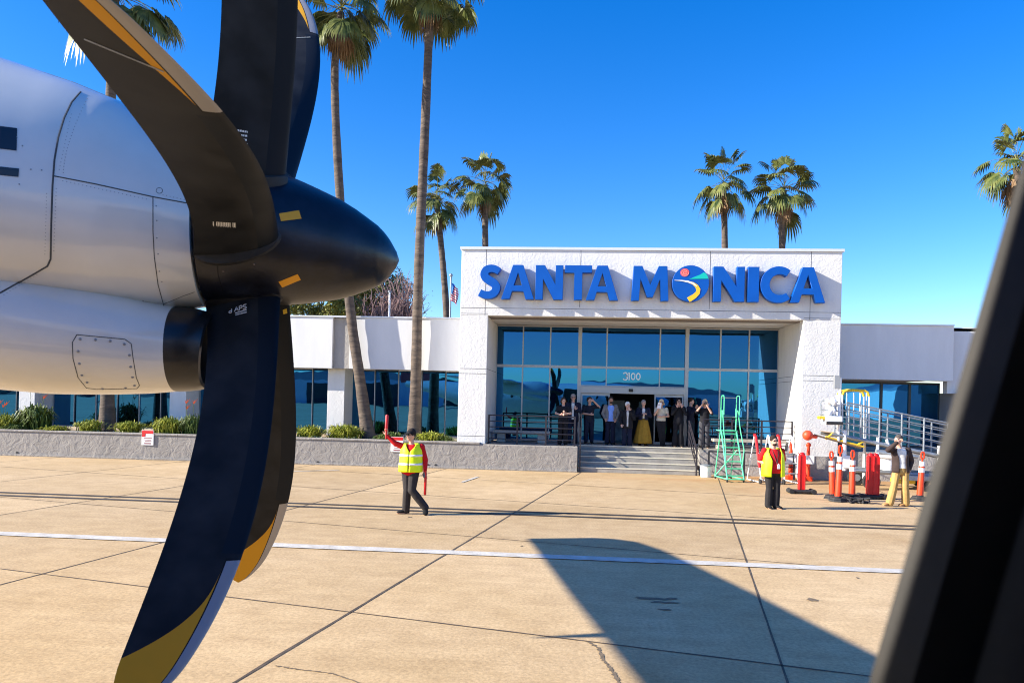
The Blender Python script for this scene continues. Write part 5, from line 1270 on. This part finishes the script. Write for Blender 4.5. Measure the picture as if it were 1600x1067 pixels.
red_post(1363, 779, 'bundle of red barrier posts with star-like top on one black base, left of khaki-trousered person', 2, 1.15)
# orange/white barricades behind
def barricade(px, py, lab):
    a = g(px, py); e = empty('barricade', (a.x, a.y, 0), R(random.uniform(-15, 15)), label=lab, cat='barricade', group='small orange barricades by the portal pier')
    for sx in (-.0,):
        mb = MB(); mb.tube([(0, 0, .14), (0, 0, .8), (0, 0, 1.15)], [.075, .06, .05], 10); mb.ell((0, 0, 1.17), (.08, .05, .08)); mb.build('post', M['orange'], e, True)
        mb = MB(); mb.box(-.13, .13, -.13, .13, 0, .14); mb.build('base', M['orange'], e, bevel=.02)
    mb = MB(); mb.box(-.17, .17, -.09, -.075, .56, .84); mb.build('white_panel', M['white'], e)
    return e
barricade(1235, 749, 'orange barricade post with white panel left of the single red barrier post')
barricade(1262, 751, 'orange barricade post with white panel right of the single red barrier post')

# wheeled boarding ramp with railings
RY_ = 22.9
def rp(px, py, Y=RY_): return onY(px, py, Y)
e = empty('boarding_ramp', (rp(1340, 760).x, RY_, 0), 0, label='wheeled silver boarding ramp with sloping railings and yellow-topped gate behind the delineator posts', cat='boarding ramp')
o_ = Vector((e.location.x, RY_, 0))
def seg(*pts, Y=RY_): return [rp(px, py, Y)-o_ for px, py in pts]
S_top = rp(1290, 679)-o_; S_bot = rp(1500, 715)-o_
S_a = rp(1322, 682)-o_; S_b = rp(1515, 722)-o_
def on(t, dz=0, dy=0): return S_a+(S_b-S_a)*t+Vector((0, dy, dz))
for dy in (0, 1.0):
    tubes('side_beam', [[on(-.12, -.02, dy), on(0, 0, dy), on(1, 0, dy)]], .055, M['steel'], e)
mb = MB(); mb.add([on(-.12, .02, 0), on(1, .02, 0), on(1, .02, 1.0), on(-.12, .02, 1.0), on(-.12, .05, 0), on(1, .05, 0), on(1, .05, 1.0), on(-.12, .05, 1.0)], [(0, 1, 2, 3), (4, 5, 6, 7), (0, 1, 5, 4), (1, 2, 6, 5), (2, 3, 7, 6), (3, 0, 4, 7)])
mb.build('deck', mat('deck_brown', (.22, .17, .13), .8), e)
for dy in (0, 1.0):
    for k in range(5):
        tubes('handrail_bar', [[on(0, .22+.20*k, dy), on(1, .22+.20*k, dy)]], .018 if k < 4 else .026, M['steel'], e, 6)
    for t in (0, .12, .27, .45, .63, .82, 1):
        tubes('handrail_post', [[on(t, 0, dy), on(t, 1.04, dy)]], .026, M['steel'], e)
# yellow-topped gate cage
for k, px in enumerate((1323, 1334, 1344, 1354)):
    tubes('gate_bar', [seg((px, 614), (px, 682), Y=RY_+.4)], .018, M['white'], e)
for yy in (0.2, .6): tubes('gate_frame', [[rp(1320, 686)-o_+V(0, yy, 0), rp(1320, 616)-o_+V(0, yy, 0)], [rp(1362, 686)-o_+V(0, yy, 0), rp(1362, 616)-o_+V(0, yy, 0)]], .025, M['white'], e)
for yy in (.2, .6): tubes('gate_top', [[rp(x_, y_)-o_+V(0, yy, 0) for x_, y_ in ((1320, 617), (1323, 611), (1335, 609), (1355, 610), (1360, 613), (1362, 619))]], .038, M['yel_paint'], e)
# loop rail at upper end
tubes('end_rail', [seg((1284, 650), (1282, 630), (1285, 626), (1312, 628), (1312, 660)), seg((1282, 640), (1312, 642)), seg((1282, 648), (1312, 650))], .022, M['steel'], e)
# mast and column
tubes('mast', [seg((1310, 690), (1313, 590))], .045, M['white'], e)
mb = MB(); a = rp(1311, 598)-o_; mb.box(a.x-.15, a.x+.02, -.05, .05, a.z-.18, a.z+.22); mb.build('mast_panel', M['alu'], e, bevel=.01)
tubes('lift_column', [seg((1316, 676), (1320, 672), (1319, 735))], .06, M['white'], e)
mb = MB(); a = rp(1321, 722)-o_; mb.box(a.x-.1, a.x+.1, -.1, -.02, a.z-.17, a.z+.2); mb.build('control_box', M['white'], e, bevel=.01)
# wrapped white machine head
mb = MB(); random.seed(4); a = rp(1299, 655)-o_
mb.box(a.x-.24, a.x+.24, -.28, .2, a.z-.16, a.z+.10); mb.build('head_cabinet', M['white'], e, bevel=.03)
mb = MB()
for k in range(26):
    c = a+V(random.uniform(-.16, .20), random.uniform(-.2, .2), random.uniform(.05, .55)); mb.ell(c, (random.uniform(.03, .09), .08, random.uniform(.06, .15)), 9, 6)
finish(mb, 'plastic_wrap', M['bag'], e, .02, 2)
mb = MB(); mb.box(a.x-.24, a.x+.24, -.30, -.281, a.z-.15, a.z-.06); mb.build('head_grille', M['black'], e)
mb = MB(); mb.box(a.x-.42, a.x-.25, -.2, 0, a.z+.0, a.z+.09); mb.build('yellow_bumper', M['yel_paint'], e, bevel=.02)
tubes('yellow_brace', [seg((1290, 686), (1302, 676)), seg((1318, 690), (1324, 680)), seg((1338, 696), (1352, 688)), seg((1290, 682), (1350, 698))], .03, M['yel_paint'], e)
# chassis
tubes('chassis_rail', [[V(-.2, 0, .55), V(3.6, 0, .42)], [V(-.2, 1, .55), V(3.6, 1, .42)], [V(.5, 0, 1.15), V(1.7, 0, 1.0)]], .06, M['steel'], e)
tubes('chassis_leg', [[V(.55, 0, .2), V(.55, 0, 1.55)], [V(.8, 0, 1.5), V(1.0, 0, .9)], [V(2.3, 0, .45), V(2.3, 0, 1.35)], [V(.55, 1, .2), V(.55, 1, 1.5)]], .045, M['white'], e)
mb = MB(); mb.box(1.4, 2.6, -.1, 1.1, .30, .46); mb.build('chassis_deck', M['steel'], e, bevel=.02)
mb = MB(); mb.box(1.25, 1.75, .2, .8, .18, .30); mb.build('yellow_skid', M['yel_paint'], e, bevel=.02)
for x, y in ((.35, -.1), (2.3, -.12), (.35, 1.1), (2.3, 1.1)):
    mb = MB(); mb.tube([(x, y-.08, .24), (x, y+.08, .24)], .24, 24); w_ = mb.build('wheel', M['black'], e, True)
    mb = MB(); mb.tube([(x, y-.09, .24), (x, y-.07, .24)], .11, 16); mb.build('rim', M['steel'], w_, True)
a = rp(1377, 738)-o_
mb = MB(); mb.cyl((a.x+.05, -.3, .62), .19, .36, 24); b_ = mb.build('drum', M['bag'], e, True)
mb = MB(); mb.cyl((a.x+.05, -.3, .985), .30, .05, 24); mb.build('drum_lid', M['white'], b_, True)
tubes('tow_boom', [[rp(1272, 679, RY_-.3)-o_, rp(1345, 700, RY_-.3)-o_]], .025, mat('boom_brown', (.16, .10, .05), .6), e)
a = rp(1262, 680, RY_-.3)
mb = MB(); mb.ell((0, 0, 0), (.15, .15, .15), 20, 14); mb.tube([(.12, 0, -.02), (.25, 0, -.04), (.28, 0, -.045)], [.06, .05, .03], 12); bb = mb.build('marker_buoy', mat('buoy_orange', (.85, .07, .02), .5, var=.15, vscale=6), None, True); bb.location = a
tag(bb, 'round orange marker ball on the end of the boom in front of the portal pier', 'marker ball')
# dropped straps and cable bundle on the ground
random.seed(9)
for (px, py, lab) in ((1320, 781, 'tangled black strap heap between the orange posts'), (1345, 786, 'dark hose end lying at the feet of the red bundle')):
    a = g(px, py); mb = MB()
    for k in range(5):
        P_ = [V(random.uniform(-.3, .3), random.uniform(-.15, .15), random.uniform(.03, .18)) for _ in range(5)]; P_[0].z = .025; P_[-1].z = .025
        mb.tube(P_, random.uniform(.02, .035), 6)
    o = mb.build('strap_heap' if 'strap' in lab else 'hose_piece', M['black'], None, True); o.location = (a.x, a.y, 0); tag(o, lab, 'straps' if 'strap' in lab else 'hose')
